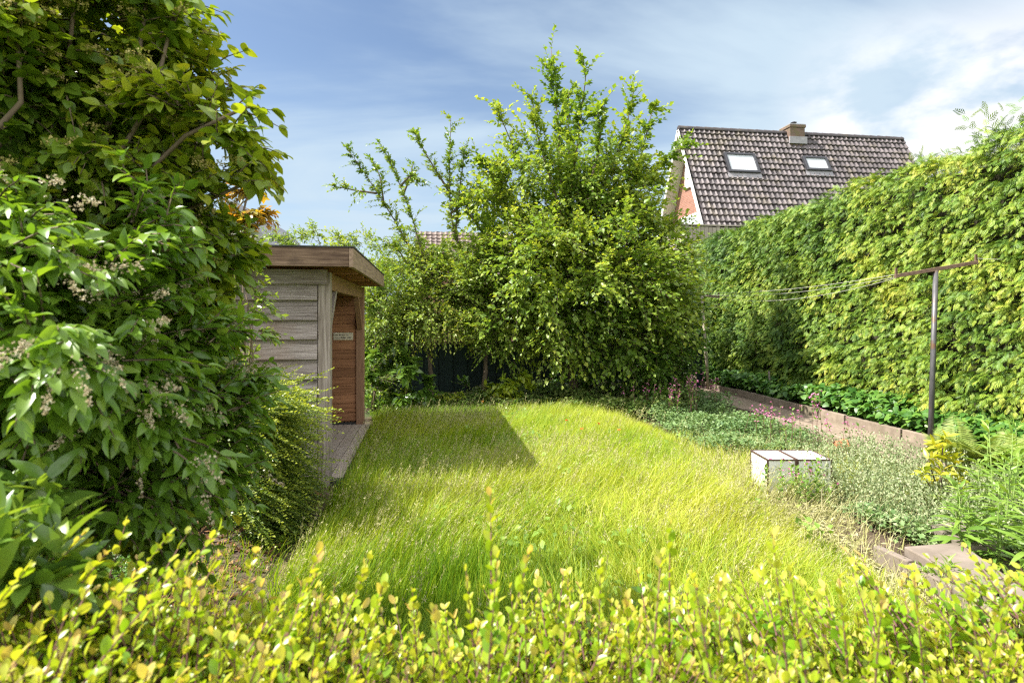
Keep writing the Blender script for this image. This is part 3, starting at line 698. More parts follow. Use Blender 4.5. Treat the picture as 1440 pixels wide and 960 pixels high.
# timber clad outbuilding under the gable
an = empty('timber_outbuilding', (10.2, 17.0, 0), 'tall grey board-clad timber wall below the brick gable, behind the end of the conifer hedge', 'outbuilding')
A = W(944, 323, 17.6); b = MB(); x = A[0]
while x < A[0] + 3.0:
    b.bb(x, x + .115, 16.0, 16.03, 0, A[2] + rng.normal(0, .01)); x += .125
b.build('boarding', M['annex_wood'], an, bevel=.003)
b = MB(); b.bb(A[0], A[0] + 3.0, 16.032, 17.2, 0, A[2] - .06); b.build('frame', M['annex_wood'], an)
b = MB(); b.bb(A[0] - .03, A[0] + 3.05, 15.97, 17.25, A[2] + .03, A[2] + .07); b.build('top_rail', M['annex_wood'], an)

# ------------------------------------------------------------------ clothes posts and lines
def clothes_post(foot, top, bar_dir, blen, label, mat, rad):
    t = empty('clothes_post', foot, label, 'clothes post', 'clothes posts along the path')
    foot = np.array(foot); top = np.array(top); b = MB(); b.tube([foot, foot * .5 + top * .5, top], [rad, rad, rad * .97], 14); b.build('post', mat, t, smooth=True)
    bd = unit(bar_dir); a = top - bd * blen / 2 + UP * .012; e = top + bd * blen / 2 + UP * .012
    b = MB(); b.bar(a, e, .045, .045, UP); b.build('crossbar', M['rust'], t, bevel=.004)
    ends = []
    for q in (a + bd * .015, e - bd * .015):
        b = MB(); b.bar(q + UP * .02, q + UP * .1, .014, .03, (1, 0, 0)); b.build('hook', M['rust'], t); ends.append(q + UP * .05)
    return ends, a, e
nf = np.array([5.93, 5.99, 0.0]); nt_ = W(1316, 380, 6.9)
e1, na, ne = clothes_post(nf, nt_, W(1369, 367, 6.95) - W(1263, 385, 7.05), .94, 'near leaning dark steel clothes post with rusty crossbar by the conifer hedge', M['post_metal'], .029)
ff = np.array([6.0, 11.9 - .35, 0.0]); fD = float(ff @ FW); ft = W(987, 416, fD)
e2, fa, fe = clothes_post(ff, ft, W(1022, 418, fD + .2) - W(966, 412, fD), .84, 'far slim brown clothes post with rusty crossbar at the dark end of the path', M['old_metal'], .034)
def cord(a, b_, sag, label):
    pts = [a + (b_ - a) * t - UP * sag * 4 * t * (1 - t) for t in np.linspace(0, 1, 25)]
    m = MB(); m.tube(pts, .003, 5); o = m.build('clothes_line', M['cord'], smooth=True)
    tag(o, label, 'clothes line', 'clothes lines')
cord(fa + UP * .04, na + UP * .02, .10, 'washing line slung between the left ends of the two crossbars')
cord(fa * .65 + fe * .35 + UP * .03, na * .65 + ne * .35 + UP * .02, .26, 'slack lowest washing line hanging between the two crossbars, left of the middle')
cord(fa * .3 + fe * .7 + UP * .03, na * .3 + ne * .7 + UP * .02, .14, 'washing line between the crossbars against the conifer hedge, right of the posts')
cord(e1[1], e1[1] + np.array([1.6, -.9, .0]), .05, 'pale cord running off from the hook at the near crossbar tip to the right edge')

# ------------------------------------------------------------------ white boxes
def white_box(c, w, d, h, label):
    """c = front-left-bottom corner, axes along the camera frame"""
    t = empty('white_box', c + RT * w / 2 + FW * d / 2, label, 'box', 'white boxes in the flower bed')
    c = np.array(c); g = .012; ctr = c + RT * w / 2 + FW * d / 2 + UP * h / 2
    b = MB(); b.box(ctr, (w - .012, d - .012, h - .01), (RT, FW, UP)); b.build('panels', M['box_white'], t)
    e = MB(); k = .013
    for i in (0, 1):
        for j in (0, 1):
            e.box(c + RT * (k / 2 + i * (w - k)) + FW * (k / 2 + j * (d - k)) + UP * (h / 2 - k / 2), (k, k, h - k), (RT, FW, UP))
        e.box(c + RT * w / 2 + FW * (k / 2 + i * (d - k)) + UP * (h - k / 2), (w, k, k), (RT, FW, UP))
        e.box(c + RT * (k / 2 + i * (w - k)) + FW * d / 2 + UP * (h - k / 2), (k, d - 2 * k, k), (RT, FW, UP))
    e.build('edging', M['box_edge'], t)
    return t
FL = W(1079, 645.6, 5.06); FL[2] = .02
bw = .262; bh = CZ - (645.6 - HY) / F * 5.06 - .02
white_box(FL, bw, .36, bh, 'white dark-edged box with clear front and left side, on the lawn side of its twin')
white_box(FL + RT * (bw + .006), bw + .05, .36, bh, 'white dark-edged box half hidden by campion and leaves, on the path side of its twin')

# terracotta pot lying on its side
pt = empty('flower_pot', G(1181, 634, .05), 'broken terracotta pot lying beside the path behind the white boxes', 'pot')
b = MB(); b.lathe((0, 0, 0), [(.05, 0), (.065, .1), (.078, .105), (.08, .135), (.07, .135), (.06, .1), (.045, .012), (0, .012)], 20)
c0 = base_of(pt) + UP * .06; b.v = [tuple(c0 + RT * (v[2] - .06) + FW * v[0] + UP * v[1]) for v in b.v]; b.build('pot_body', M['terracotta'], pt, smooth=True)

# ------------------------------------------------------------------ paving slabs by the bed
def slab(corners, z0, z1, label):
    t = MB(); n = len(corners); z1 += rng.normal(0, .004)
    vs_ = [(p[0], p[1], z0) for p in corners] + [(p[0], p[1], z1) for p in corners]
    a = sum((corners[i][0] * corners[(i + 1) % n][1] - corners[(i + 1) % n][0] * corners[i][1]) for i in range(n))
    if a < 0: vs_ = vs_[:n][::-1] + vs_[n:][::-1]
    t.add(vs_, [tuple(range(n - 1, -1, -1)), tuple(range(n, 2 * n))] + [(i, (i + 1) % n, n + (i + 1) % n, n + i) for i in range(n)])
    tag(t.build('paving_slab', M['slab'], bevel=.008), label, 'slab', 'slabs stepping up the bed')
SZ = .16
def g2(px, py, z): p = G(px, py, z); return (p[0], p[1])
slab([g2(1271, 768, SZ), g2(1350, 762, SZ), g2(1424, 815, SZ), g2(1392, 834, SZ)], .1, SZ, 'sunlit pale slab lying level beside the lily stems')
slab([g2(1402, 828, SZ - .01), g2(1426, 816, SZ - .01), g2(1470, 850, SZ - .01), g2(1442, 868, SZ - .01)], .09, SZ - .01, 'broken slab corner nearest the camera, past the pale slab')
slab([g2(1308, 738, SZ), g2(1352, 733, SZ), g2(1412, 768, SZ), g2(1356, 768, SZ)], .11, SZ + .01, 'shaded grey slab at the foot of the yellow-leaved shrub')
def edge_slab(p0, p1, z0, z1, th, label):
    a = np.array([*p0, 0]); c = np.array([*p1, 0]); u_ = unit(c - a); t = MB()
    t.bar(a + UP * (z0 + z1) / 2, c + UP * (z0 + z1) / 2, th, z1 - z0); tag(t.build('edging_slab', M['slab'], bevel=.008), label, 'slab', 'slabs edging the raised bed')
E0 = g2(1232, 765, .13); E1 = g2(1282, 787, .13); E2 = g2(1345, 822, .13); E3 = g2(1412, 868, .13)
def lerp(p, q, t): return (p[0] + (q[0] - p[0]) * t, p[1] + (q[1] - p[1]) * t)
edge_slab(E0, lerp(E1, E0, .02), -.06, .125, .05, 'dark upright edging slab nearest the grey ground cover')
edge_slab(E1, lerp(E2, E1, .02), -.06, .115, .05, 'upright edging slab below the pale sunlit slab')
edge_slab(E2, E3, -.06, .12, .05, 'upright edging slab sunk in grass at the near end of the bed')

# ================================================================== PLANTS
LB = tpl_big(.27, .09, .25); LW = tpl_big(.36, .08, .22); LM = tpl_mid(.28); LMW = tpl_mid(.36, .1, .12, .45)
LR = tpl_round(.38); LQ = tpl_quad(.3); LN = tpl_mid(.13, .03, .25, .4); LQW = tpl_quad(.42)

def tn(n, lo=0., hi=1., base=None, jit=.2):
    t = rng.random(n) if base is None else base + rng.normal(0, jit, n)
    return np.clip(lo + (hi - lo) * t, 0, 1)

# ---------------------------------------------------------------- conifer hedge
HX = 6.75
hd = empty('conifer_hedge', (7.3, 8.2, .1), 'tall clipped yellow-green conifer hedge running along the path on the right', 'hedge')
def htop(y): return 3.52 + (13.8 - y) * .042
def hface(y, z):
    """x of the hedge's lawn side"""
    p = np.stack([np.zeros_like(y), y, z], -1)
    return HX + .07 * (z - .3) + .07 * wob(p, 1.15, .3) + .05 * wob(p, 3.3, 1.1) - .10 * np.exp(-((z - 1.2) / .8) ** 2)
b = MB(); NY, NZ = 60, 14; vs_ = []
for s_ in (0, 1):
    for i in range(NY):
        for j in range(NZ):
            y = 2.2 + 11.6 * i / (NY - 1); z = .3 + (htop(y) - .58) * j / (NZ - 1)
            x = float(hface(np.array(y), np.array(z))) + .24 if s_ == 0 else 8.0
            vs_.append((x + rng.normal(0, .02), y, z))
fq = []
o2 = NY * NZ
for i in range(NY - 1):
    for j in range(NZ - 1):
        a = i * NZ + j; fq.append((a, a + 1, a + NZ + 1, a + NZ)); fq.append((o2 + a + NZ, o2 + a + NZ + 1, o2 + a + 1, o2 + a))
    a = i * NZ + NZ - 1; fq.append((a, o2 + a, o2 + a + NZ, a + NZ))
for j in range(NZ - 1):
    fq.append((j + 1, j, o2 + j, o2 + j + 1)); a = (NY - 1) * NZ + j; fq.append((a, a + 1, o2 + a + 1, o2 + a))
b.add(vs_, fq); b.build('branches', M['conifer_core'], hd)  # solid dark core; its colour stands in for shade between the sprays
# sprays: clusters of fans on drooping branchlets, layered in ragged tiers
nB = 9000
yy = 14.0 - 11.6 * rng.random(nB) ** 1.0; zz = .35 + rng.random(nB) * (htop(yy) - .4)
zz = zz + .03 * np.sin(zz * 24 + yy * 3.3)
P0 = np.stack([hface(yy, zz) + .16 - .30 * rng.random(nB) ** 1.6, yy, zz], -1)
D0 = np.stack([-np.ones(nB), rng.normal(-.1, .55, nB), rng.normal(.12, .3, nB)], -1)
# end face (far end) and top
nT = 2600
yt = 14.0 - 11.6 * rng.random(nT); xt = HX + .15 + rng.random(nT) * 1.3
Pt = np.stack([xt, yt, htop(yt) - .12 + .10 * wob(np.stack([xt, yt, yt], -1), 2.2) + rng.normal(0, .04, nT)], -1)
Dt = np.stack([rng.normal(-.35, .5, nT), rng.normal(0, .5, nT), .55 + rng.random(nT) * .6], -1)
P0 = np.concatenate([P0, Pt]); D0 = unit(np.concatenate([D0, Dt]))
base_t = .46 + .26 * wob(P0, 1.6, .8) - .12 * (P0[:, 1] - 7) / 3
K = 7; kk = np.tile(np.arange(K), len(P0)); kf = (kk / (K - 1))[:, None]
Ls_ = np.repeat(.12 + .14 * rng.random(len(P0)), K)[:, None]
d1 = np.repeat(D0, K, 0); rt_ = unit(np.cross(d1, UP)); wv = rng.normal(0, 1, (len(P0) * K, 1)) * .045 * (1.2 - .7 * kf)
pp = np.repeat(P0, K, 0) + d1 * Ls_ * kf - UP * Ls_ * .6 * kf ** 2 + rt_ * wv + rng.normal(0, .008, (len(P0) * K, 3))
dd = d1 - UP * (.05 + 1.0 * kf) + rt_ * wv * 9 + rng.normal(0, .16, pp.shape)
nn = UP + d1 * .35 + np.repeat(rng.normal(0, .35, P0.shape), K, 0) + rng.normal(0, .28, pp.shape)
sz = .105 * (1 + .3 * rng.normal(0, 1, len(pp)).clip(-1.5, 1.8)) * (1 - .3 * kf[:, 0])
put_leaves('foliage', pp, dd, nn, sz, np.clip(np.repeat(base_t + .1 * rng.normal(0, 1, len(P0)), K) + .34 * (kf[:, 0] - .5) + .12 * rng.normal(0, 1, len(pp)), 0, 1), tpl_fan(), M['conifer'], hd)
# taller wisps standing out of the top near the camera
wt = []; wd = []
for _ in range(30):
    y = rng.choice([rng.uniform(5.0, 6.6), rng.uniform(5, 13.5)]); x = HX + rng.uniform(.1, .7); h = rng.uniform(.15, .5) if y < 6.8 else rng.uniform(.1, .22)
    lean = np.array([rng.normal(-.1, .25), rng.normal(.1, .25), 1])
    for k in range(9):
        t = k / 9; wt.append(np.array([x, y, htop(y) - .1]) + lean * h * t); wd.append(lean * .6 + rng.normal(0, .5, 3))
wt = np.array(wt); put_leaves('wisps', wt, np.array(wd), UP + rng.normal(0, .6, wt.shape), .13 * (1 + .3 * rng.random(len(wt))), tn(len(wt), .1, .7), tpl_fan(), M['conifer'], hd)

# ---------------------------------------------------------------- ivy under the hedge
nI = 15000
yi = 1.8 + 11.6 * rng.random(nI); xi = 6.07 + .80 * rng.random(nI) ** .8
hI = .34 + .10 * wob(np.stack([xi, yi, yi], -1), 2.3, .5) + .05 * wob(np.stack([xi, yi, yi], -1), 6, .9)
ze = .02 + hI * np.sqrt(np.clip(rng.random(nI) * 1.0, 0, 1)) * np.clip((xi - 5.86) / .3, .35, 1)
Pi = np.stack([xi - .07 * (ze > .2), yi, ze + .05], -1)
Di = np.stack([rng.normal(-.55, .5, nI), rng.normal(0, .6, nI), rng.normal(-.25, .35, nI)], -1)
Ni = np.stack([rng.normal(-.55, .35, nI), rng.normal(0, .4, nI), np.ones(nI)], -1)
ivy_t = tpl_big(.44, .05, .2, (.1, .3, .55, .8), lambda u: (1 - u) ** .6 * (1.0 if u > .2 else .75) + .12)
tag(put_leaves('ivy', Pi, Di, Ni, .085 * (1 + .25 * rng.normal(0, 1, nI).clip(-1.5, 1.5)), tn(nI), ivy_t, M['ivy']), 'glossy dark ivy spilling over the kerb along the foot of the conifer hedge', 'ivy', kind='stuff')

# ---------------------------------------------------------------- meadow grass
from math import pi
def in_poly(P, poly):
    x, y = P[:, 0], P[:, 1]; c = np.zeros(len(P), bool); n = len(poly)
    for i in range(n):
        x1, y1 = poly[i]; x2, y2 = poly[(i + 1) % n]
        c ^= ((y1 > y) != (y2 > y)) & (x < (x2 - x1) * (y - y1) / (y2 - y1 + 1e-9) + x1)
    return c
def scatter(n, poly, ypow=1.0, soft=0.0):
    q = np.array(poly); lo, hi = q.min(0), q.max(0); out = []; tot = 0
    while tot < n:
        u = rng.random((n * 2, 2)); u[:, 1] = u[:, 1] ** ypow
        p = lo + (hi - lo) * u; keep = in_poly(p + rng.normal(0, soft, p.shape) if soft else p, poly); p = p[keep]
        out.append(p); tot += len(p)
    return np.concatenate(out)[:n]
def blades(name, XY, h, w, lean, tint, mat, z0=0, parent=None, seg=3, dirbias=(.75, .1)):
    n = len(XY); az = np.arctan2(dirbias[1], dirbias[0]) + 1.5 * wob(np.concatenate([XY, np.zeros((n, 1))], 1), .9, 3.3) + .8 * wob(np.concatenate([XY, np.zeros((n, 1))], 1), 4.5, 1.3) + rng.normal(0, .8, n)
    dx = np.stack([np.cos(az), np.sin(az), np.zeros(n)], -1); fa = rng.random(n) * 6.28
    rt = np.stack([np.cos(fa), np.sin(fa), np.zeros(n)], -1); V = []
    root = np.concatenate([XY, np.full((n, 1), float(z0))], 1)
    for i in range(seg + 1):
        t = i / seg; bend = lean * (t ** 1.8)
        c = root + dx * (h * bend)[:, None] + UP * (h * t * np.sqrt(np.clip(1 - (bend * .8) ** 2, .2, 1)))[:, None]
        ww = (w * (1 - t) ** .7)[:, None]
        if i < seg: V += [c - rt * ww, c + rt * ww]
        else: V.append(c)
    V = np.stack(V, 1).reshape(-1, 3); k = 2 * seg + 1; off = (np.arange(n) * k)[:, None, None]
    q = np.array([(2 * i, 2 * i + 1, 2 * i + 3, 2 * i + 2) for i in range(seg - 1)]); t3 = np.array([(2 * seg - 2, 2 * seg - 1, 2 * seg)])
    return raw_mesh(name, V, [(q[None] + off).reshape(-1, 4), (t3[None] + off).reshape(-1, 3)], mat, parent, np.repeat(tint, k))
GP = [(-.98, 1.3), (2.55, 1.3), (2.6, 3.2), (2.85, 4.6), (3.0, 5.5), (3.1, 7.6), (2.3, 8.9), (.4, 9.75), (-.9, 9.7), (-.72, 8.4), (-.72, 5.4)]
nG = 175000
XY = scatter(nG, GP, 1.15, .05)
p3 = np.concatenate([XY, np.zeros((nG, 1))], 1)
cl = wob(p3, 1.1, .4) * .5 + wob(p3, 3.1, 1.4) * .5
far = np.clip((XY[:, 1] - 8.2) / 1.4, 0, 1)
gh = (.235 + .085 * cl + .07 * rng.normal(0, 1, nG).clip(-1.5, 2)) * (1 - .6 * far)
rgt = np.interp(XY[:, 1], [1.3, 3.2, 4.6, 5.5, 7.6], [2.55, 2.6, 2.85, 3.0, 3.1])
ed = np.clip((XY[:, 0] + .98) / .25, .55, 1) * np.clip((rgt - XY[:, 0]) / .6, .4, 1)
gt = np.clip(.46 + .2 * wob(p3, .8, 2.2) + .12 * wob(p3, 2.7, .7) + .17 * rng.normal(0, 1, nG) + .10 * (XY[:, 0] - .6) - .2 * far, 0, 1)  # greener to the left and far end, painting the shaded grass into the tint
tag(blades('grass', XY, np.clip(gh * ed, .06, .6), np.where(rng.random(nG) < .07, .0052, .0022 + .0014 * rng.random(nG)), np.clip(.42 + .34 * rng.random(nG) + .3 * wob(p3, 1.6, 5.1), .1, 1.0), gt, M['grass']),
    'long uncut yellow-green meadow grass leaning over the lawn', 'grass', kind='stuff')
# flowering grass stems with pale loose heads
nS = 4800
XY = scatter(nS * 2, GP, 1.1, .08); p3 = np.concatenate([XY, np.zeros((len(XY), 1))], 1)
dens = .38 + .62 * wob(p3, .75, 1.9) + .3 * wob(p3, 2.2, .6) + .3 * (XY[:, 0] < .9) * (XY[:, 1] > 3); XY = XY[(rng.random(len(XY)) < np.clip(dens, .08, 1)) & (XY[:, 1] < 8.6)][:nS]; nS = len(XY)
hS = np.clip(.32 + .08 * rng.normal(0, 1, nS), .2, .62) * (1 - .4 * np.clip((XY[:, 1] - 8.5) / 1.2, 0, 1))
az = rng.normal(.15, .6, nS); ln_ = .25 + .35 * rng.random(nS)
dS = unit(np.stack([np.cos(az) * ln_, np.sin(az) * ln_, np.ones(nS)], -1)); O = np.concatenate([XY, np.zeros((nS, 1))], 1)
st = twig_wood('seed_grass', O, dS, hS, .0011, None, None, sag=.12); st.data.materials.append(M['straw'])
a_ = st.data.attributes.new('tint', 'FLOAT', 'POINT'); a_.data.foreach_set('value', np.full(len(st.data.vertices), .25, np.float32))
tag(st, 'pale thin flowering stems above the lawn grass', 'grass', kind='stuff')
K = 13; t = .62 + .38 * rng.random((nS, K))
pos = O[:, None] + dS[:, None] * (hS[:, None] * t)[..., None] - UP * (.12 * hS[:, None] * t * t)[..., None]
pos = pos + rng.normal(0, 1, (nS, K, 3)) * (.022 * (1.05 - t))[..., None]
dd = np.repeat(dS[:, None], K, 1) + rng.normal(0, .5, (nS, K, 3))
tag(put_leaves('grass_heads', pos.reshape(-1, 3), dd.reshape(-1, 3), rng.normal(0, 1, (nS * K, 3)), .017 * (1 + .5 * rng.random(nS * K)), tn(nS * K), tpl_quad(.12), M['straw']),
    'feathery straw-pale seed heads over the lawn grass', 'grass', kind='stuff')
n_ = 9000; XY = scatter(n_, GP, 1.1, .05); p3 = np.concatenate([XY, np.zeros((n_, 1))], 1)
XY = XY[wob(p3, 1.9, 4.4) + .4 * wob(p3, 5, 2.1) > .35]; n_ = len(XY)
P = np.concatenate([XY, .06 + .14 * rng.random((n_, 1))], 1); d = rng.normal(0, 1, (n_, 3)); d[:, 2] = .4 + .4 * rng.random(n_)
tag(put_leaves('weeds', P, d, UP + rng.normal(0, .4, (n_, 3)), .05 * (.6 + .8 * rng.random(n_)), tn(n_, .2, 1), LMW, M['lily_leaf']), 'broad-leaved weeds growing in patches through the lawn grass', 'weeds', kind='stuff')
# dry straw edge between lawn and bed
DP = [(2.1, 2.2), (2.75, 2.2), (2.8, 3.4), (3.4, 4.6), (3.6, 6.0), (3.2, 6.5), (2.6, 5.6), (2.3, 4.0)]
n_ = 3400; XY = scatter(n_, DP, 1, .22); p3 = np.concatenate([XY, np.zeros((n_, 1))], 1)
tag(blades('dry_grass', XY, (.07 + .13 * rng.random(n_)), .0018 + .001 * rng.random(n_), .5 + .4 * rng.random(n_), tn(n_), M['straw']), 'dry straw-coloured grass between the lawn and the flower bed', 'grass', kind='stuff')
n_ = 9000; XY = scatter(n_, [(2.1, 2.2), (2.8, 2.2), (2.9, 3.5), (3.5, 4.8), (3.6, 6.3), (2.8, 6.2), (2.4, 4)], 1, .12)
P = np.concatenate([XY, .012 + .02 * rng.random((n_, 1))], 1); dd = rng.normal(0, 1, (n_, 3)); dd[:, 2] *= .25
tag(put_leaves('leaf_litter', P, dd, UP + rng.normal(0, .4, (n_, 3)), .045 * (.6 + rng.random(n_)), tn(n_), tpl_quad(.12), M['straw']), 'bleached dead clippings littering the edge of the bed', 'litter', kind='stuff')
# leaf litter under the left shrubs
n_ = 2600; XY = scatter(n_, [(-2.6, 2.4), (-1.0, 2.4), (-.92, 5.3), (-2.6, 5.3)], 1, .05)
P = np.concatenate([XY, .01 + .015 * rng.random((n_, 1))], 1); dd = rng.normal(0, 1, (n_, 3)); dd[:, 2] *= .25
tag(put_leaves('dead_leaves', P, dd, UP + rng.normal(0, .35, (n_, 3)), .04 * (.6 + rng.random(n_)), tn(n_), LM, M['dry_leaf']), 'brown dead leaves on the bare soil in front of the shelter', 'litter', kind='stuff')
n_ = 800; XY = scatter(n_, [(-1.55, 3.2), (-.95, 2.4), (-.9, 5.3), (-1.2, 5.3)], 1, .1)
tag(blades('weeds', XY, .10 + .12 * rng.random(n_), .0022 + .001 * rng.random(n_), .4 + .5 * rng.random(n_), tn(n_, 0, .7), M['grass']), 'sparse weedy grass on the bare soil by the shelter', 'weeds', kind='stuff')

# ---------------------------------------------------------------- ground cover in the beds
def cover(name, poly, n, h, size, mat, tpl, label, heads=None, lump=2.2, tl=(0, 1)):
    XY = scatter(n, poly, 1, .10); p = np.concatenate([XY, np.zeros((n, 1))], 1)
    hh = h * (.72 + .4 * wob(p, lump, .7) + .25 * wob(p, lump * 2.6, 1.9)).clip(.2, 1.5)
    z = hh * rng.random(n) ** .45
    P = np.concatenate([XY, z[:, None] + .01], 1)
    d = rng.normal(0, 1, (n, 3)); d[:, 2] = rng.normal(.25, .4, n)
    return tag(put_leaves(name, P, d, UP + rng.normal(0, .5, (n, 3)), size * (1 + .3 * rng.normal(0, 1, n).clip(-1.6, 1.8)), tn(n, tl[0], tl[1], .45 + .25 * wob(p, 1.9, 2.0), .2), tpl, mat), label, 'ground cover', kind='stuff')
CA = [(3.05, 5.9), (3.6, 5.7), (4.3, 5.7), (4.6, 6.6), (4.7, 8.4), (4.2, 8.9), (3.3, 8.2)]
cover('ground_cover', CA, 20000, .24, .034, M['green_cover'], LMW, 'fresh grey-green clover-like ground cover behind the white boxes')
CB = [(3.2, 3.4), (3.9, 3.15), (4.6, 3.75), (4.75, 4.4), (4.75, 5.6), (4.2, 5.4), (3.45, 5.0)]
cover('ground_cover', CB, 15000, .17, .028, M['silver_cover'], LM, 'silvery grey-green ground cover between the boxes and the pale slab')
cover('ground_cover', [(3.2, 3.1), (4.1, 3.1), (4.6, 3.6), (3.9, 4.1), (3.2, 4.0)], 5000, .17, .036, M['green_cover'], LMW, 'greener low leaves along the slab edge of the grey ground cover')
CC = [(.5, 9.4), (2.2, 8.8), (3.1, 8.1), (4.4, 8.9), (4.9, 10.6), (3.4, 11.3), (.5, 10.6)]
cover('ground_cover', CC, 26000, .30, .05, M['brown_cover'], LMW, 'bronze-tinged leafy ground cover along the far edge of the lawn')
cover('ground_cover', [(-1, 9.5), (.5, 9.4), (.6, 10.9), (-1.2, 10.9)], 5500, .16, .05, M['field_leaf'], LMW, 'low dark green plants around the slim trunks at the end of the lawn', tl=(0, .8))
cover('ground_cover', [(3.6, 8.7), (4.8, 8.4), (5.0, 11.6), (3.8, 11.4)], 9000, .30, .045, M['green_cover'], LM, 'mixed green foliage under the pink campion by the far clothes post')
cover('ground_cover', [(-2.7, 2.2), (-1.7, 2.2), (-1.45, 3.6), (-1.7, 4.2), (-2.7, 4.0)], 7000, .2, .035, M['dogwood'], LM, 'fine dark ferny ground cover in the shade below the left shrubs', tl=(0, .7))
cover('ground_cover', [(4.3, 2.6), (6, 2.2), (6, 4.8), (5.2, 4.7), (4.9, 3.7)], 5000, .13, .04, M['lily_leaf'], LM, 'light green seedlings between the lily stems and the ferns', tl=(0, .6))
n_ = 1500; XY = scatter(n_, [(2.9, 3.4), (4.6, 3.6), (4.9, 5.8), (3.3, 6.6), (3.0, 5.0)], 1, .15)
tag(blades('dry_grass', XY, .18 + .16 * rng.random(n_), .0016 + .001 * rng.random(n_), .4 + .5 * rng.random(n_), tn(n_), M['straw']), 'thin pale grass stems standing through the silvery ground cover', 'grass', kind='stuff')
n_ = 2200; XY = scatter(n_, [(2.9, 4.6), (4.2, 4.4), (4.4, 5.2), (3.3, 5.7), (2.9, 6.8), (2.6, 5.6)], 1, .15)
tag(blades('grass', XY, .14 + .16 * rng.random(n_), .002 + .001 * rng.random(n_), .4 + .5 * rng.random(n_), tn(n_, .4, 1), M['grass']), 'loose yellow-green grass growing up in front of the white boxes', 'grass', kind='stuff')
# pale flower spikes in the silver patch
n_ = 1500; XY = scatter(n_, CB, 1, .1); O = np.concatenate([XY, np.full((n_, 1), .12)], 1); d = unit(np.stack([rng.normal(0, .25, n_), rng.normal(0, .25, n_), np.ones(n_)], -1)); L = .12 + .2 * rng.random(n_)
K = 9; t = .3 + .7 * rng.random((n_, K)); pos = O[:, None] + d[:, None] * (L[:, None] * t)[..., None] + rng.normal(0, .006, (n_, K, 3))
tag(put_leaves('flower_spikes', pos.reshape(-1, 3), d.repeat(K, 0) + rng.normal(0, .6, (n_ * K, 3)), rng.normal(0, 1, (n_ * K, 3)), .016 + .01 * rng.random(n_ * K), tn(n_ * K, .2, 1), LQ, M['silver_cover']), 'whitish spikes standing over the silvery ground cover', 'ground cover', kind='stuff')

# ---------------------------------------------------------------- shrub and tree builder
def resample(pts, n):
    pts = np.array(pts, float); s = np.concatenate([[0], np.cumsum(np.linalg.norm(np.diff(pts, axis=0), axis=1))])
    u = np.linspace(0, s[-1], n); return np.stack([np.interp(u, s, pts[:, i]) for i in range(3)], 1), s[-1]

def limb_twigs(pts, per_m, l0, l1, t0=.15, upw=.5):
    """twigs leaving a limb; length l0 at its base to l1 at its tip"""
    q, Ln = resample(pts, 40); n = max(4, int(per_m * Ln * (1 - t0)))
    t = t0 + (1 - t0) * rng.random(n); idx = np.minimum((t * 39).astype(int), 38); fr = (t * 39 - idx)[:, None]
    P = q[idx] * (1 - fr) + q[idx + 1] * fr; T = unit(q[idx + 1] - q[idx])
    D = unit(T * .75 + unit(rng.normal(0, 1, (n, 3))) * .8 + UP * upw * .5)
    L = l0 + (l1 - l0) * t; return P, D, L * (.35 + 1.25 * rng.random(n) ** 1.6)

def wiggle(pts, amt):
    pts = [np.array(p, float) for p in pts]; out = [pts[0]]
    for a, c in zip(pts[:-1], pts[1:]):
        m = (a + c) / 2 + rng.normal(0, amt, 3); out += [m, c]
    return out

def woody(root, mat, limbs, radii, name='branches'):
    b = MB()
    for pts, (r0, r1) in zip(limbs, radii):
        q, _ = resample(pts, max(6, len(pts) * 2)); b.tube(q, list(np.linspace(r0, r1, len(q))), 7)
    return b.build(name, mat, root, smooth=True)

def plant(name, base, label, cat, mat, bark, trunk=None, limbs=(), blobs=(), per_m=30, tw=(.45, .2), leaf=.07, K=9, tpl=None, tint=(.45, .22), group=None,
          wood=True, twr=.0035, tipw=.25, seed=0.0, limb_r=(.022, .004), sag=.18, ang=.95, droop=.2, low=-1.0, crown='crown', shell=3.0):
    root = empty(name, base, label, cat, group)
    if trunk is not None:
        b = MB(); q, _ = resample(trunk[0], 14); q[1:-1] += rng.normal(0, .006, q[1:-1].shape); b.tube(q, list(np.linspace(trunk[1], trunk[2], 14)), 10); b.build('trunk', bark, root, smooth=True)
    if limbs: woody(root, bark, limbs, [limb_r] * len(limbs))
    Os, Ds, Ls = [], [], []
    for l in limbs:
        P, D, L = limb_twigs(l, per_m, tw[0], tw[1]); Os.append(P); Ds.append(D); Ls.append(L)
    for c, r, n in blobs:
        P, D = blob_twigs(c, r, n, seed=seed, low=low, shell=shell); Os.append(P); Ds.append(D); Ls.append(np.full(len(P), tw[0]) * (.6 + .6 * rng.random(len(P))))
    O = np.concatenate(Os); D = np.concatenate(Ds); L = np.concatenate(Ls); ok = O[:, 2] > .12; O, D, L = O[ok], D[ok], L[ok]
    if wood: twig_wood('twigs', O, D, L, twr, bark, root, sag)
    P, Dd, N, S, t, ti = twig_leaves(O, D, L, K, leaf, ang=ang, droop=droop, sag=sag)
    cl = wob(O, 1.7, seed + .5)[ti]
    put_leaves(crown, P, Dd, N, S, np.clip(tint[0] + tint[1] * cl + tipw * (t - .5) + .13 * rng.normal(0, 1, len(P)), 0, 1), tpl or LM, mat, root)
    return root, (O, D, L)

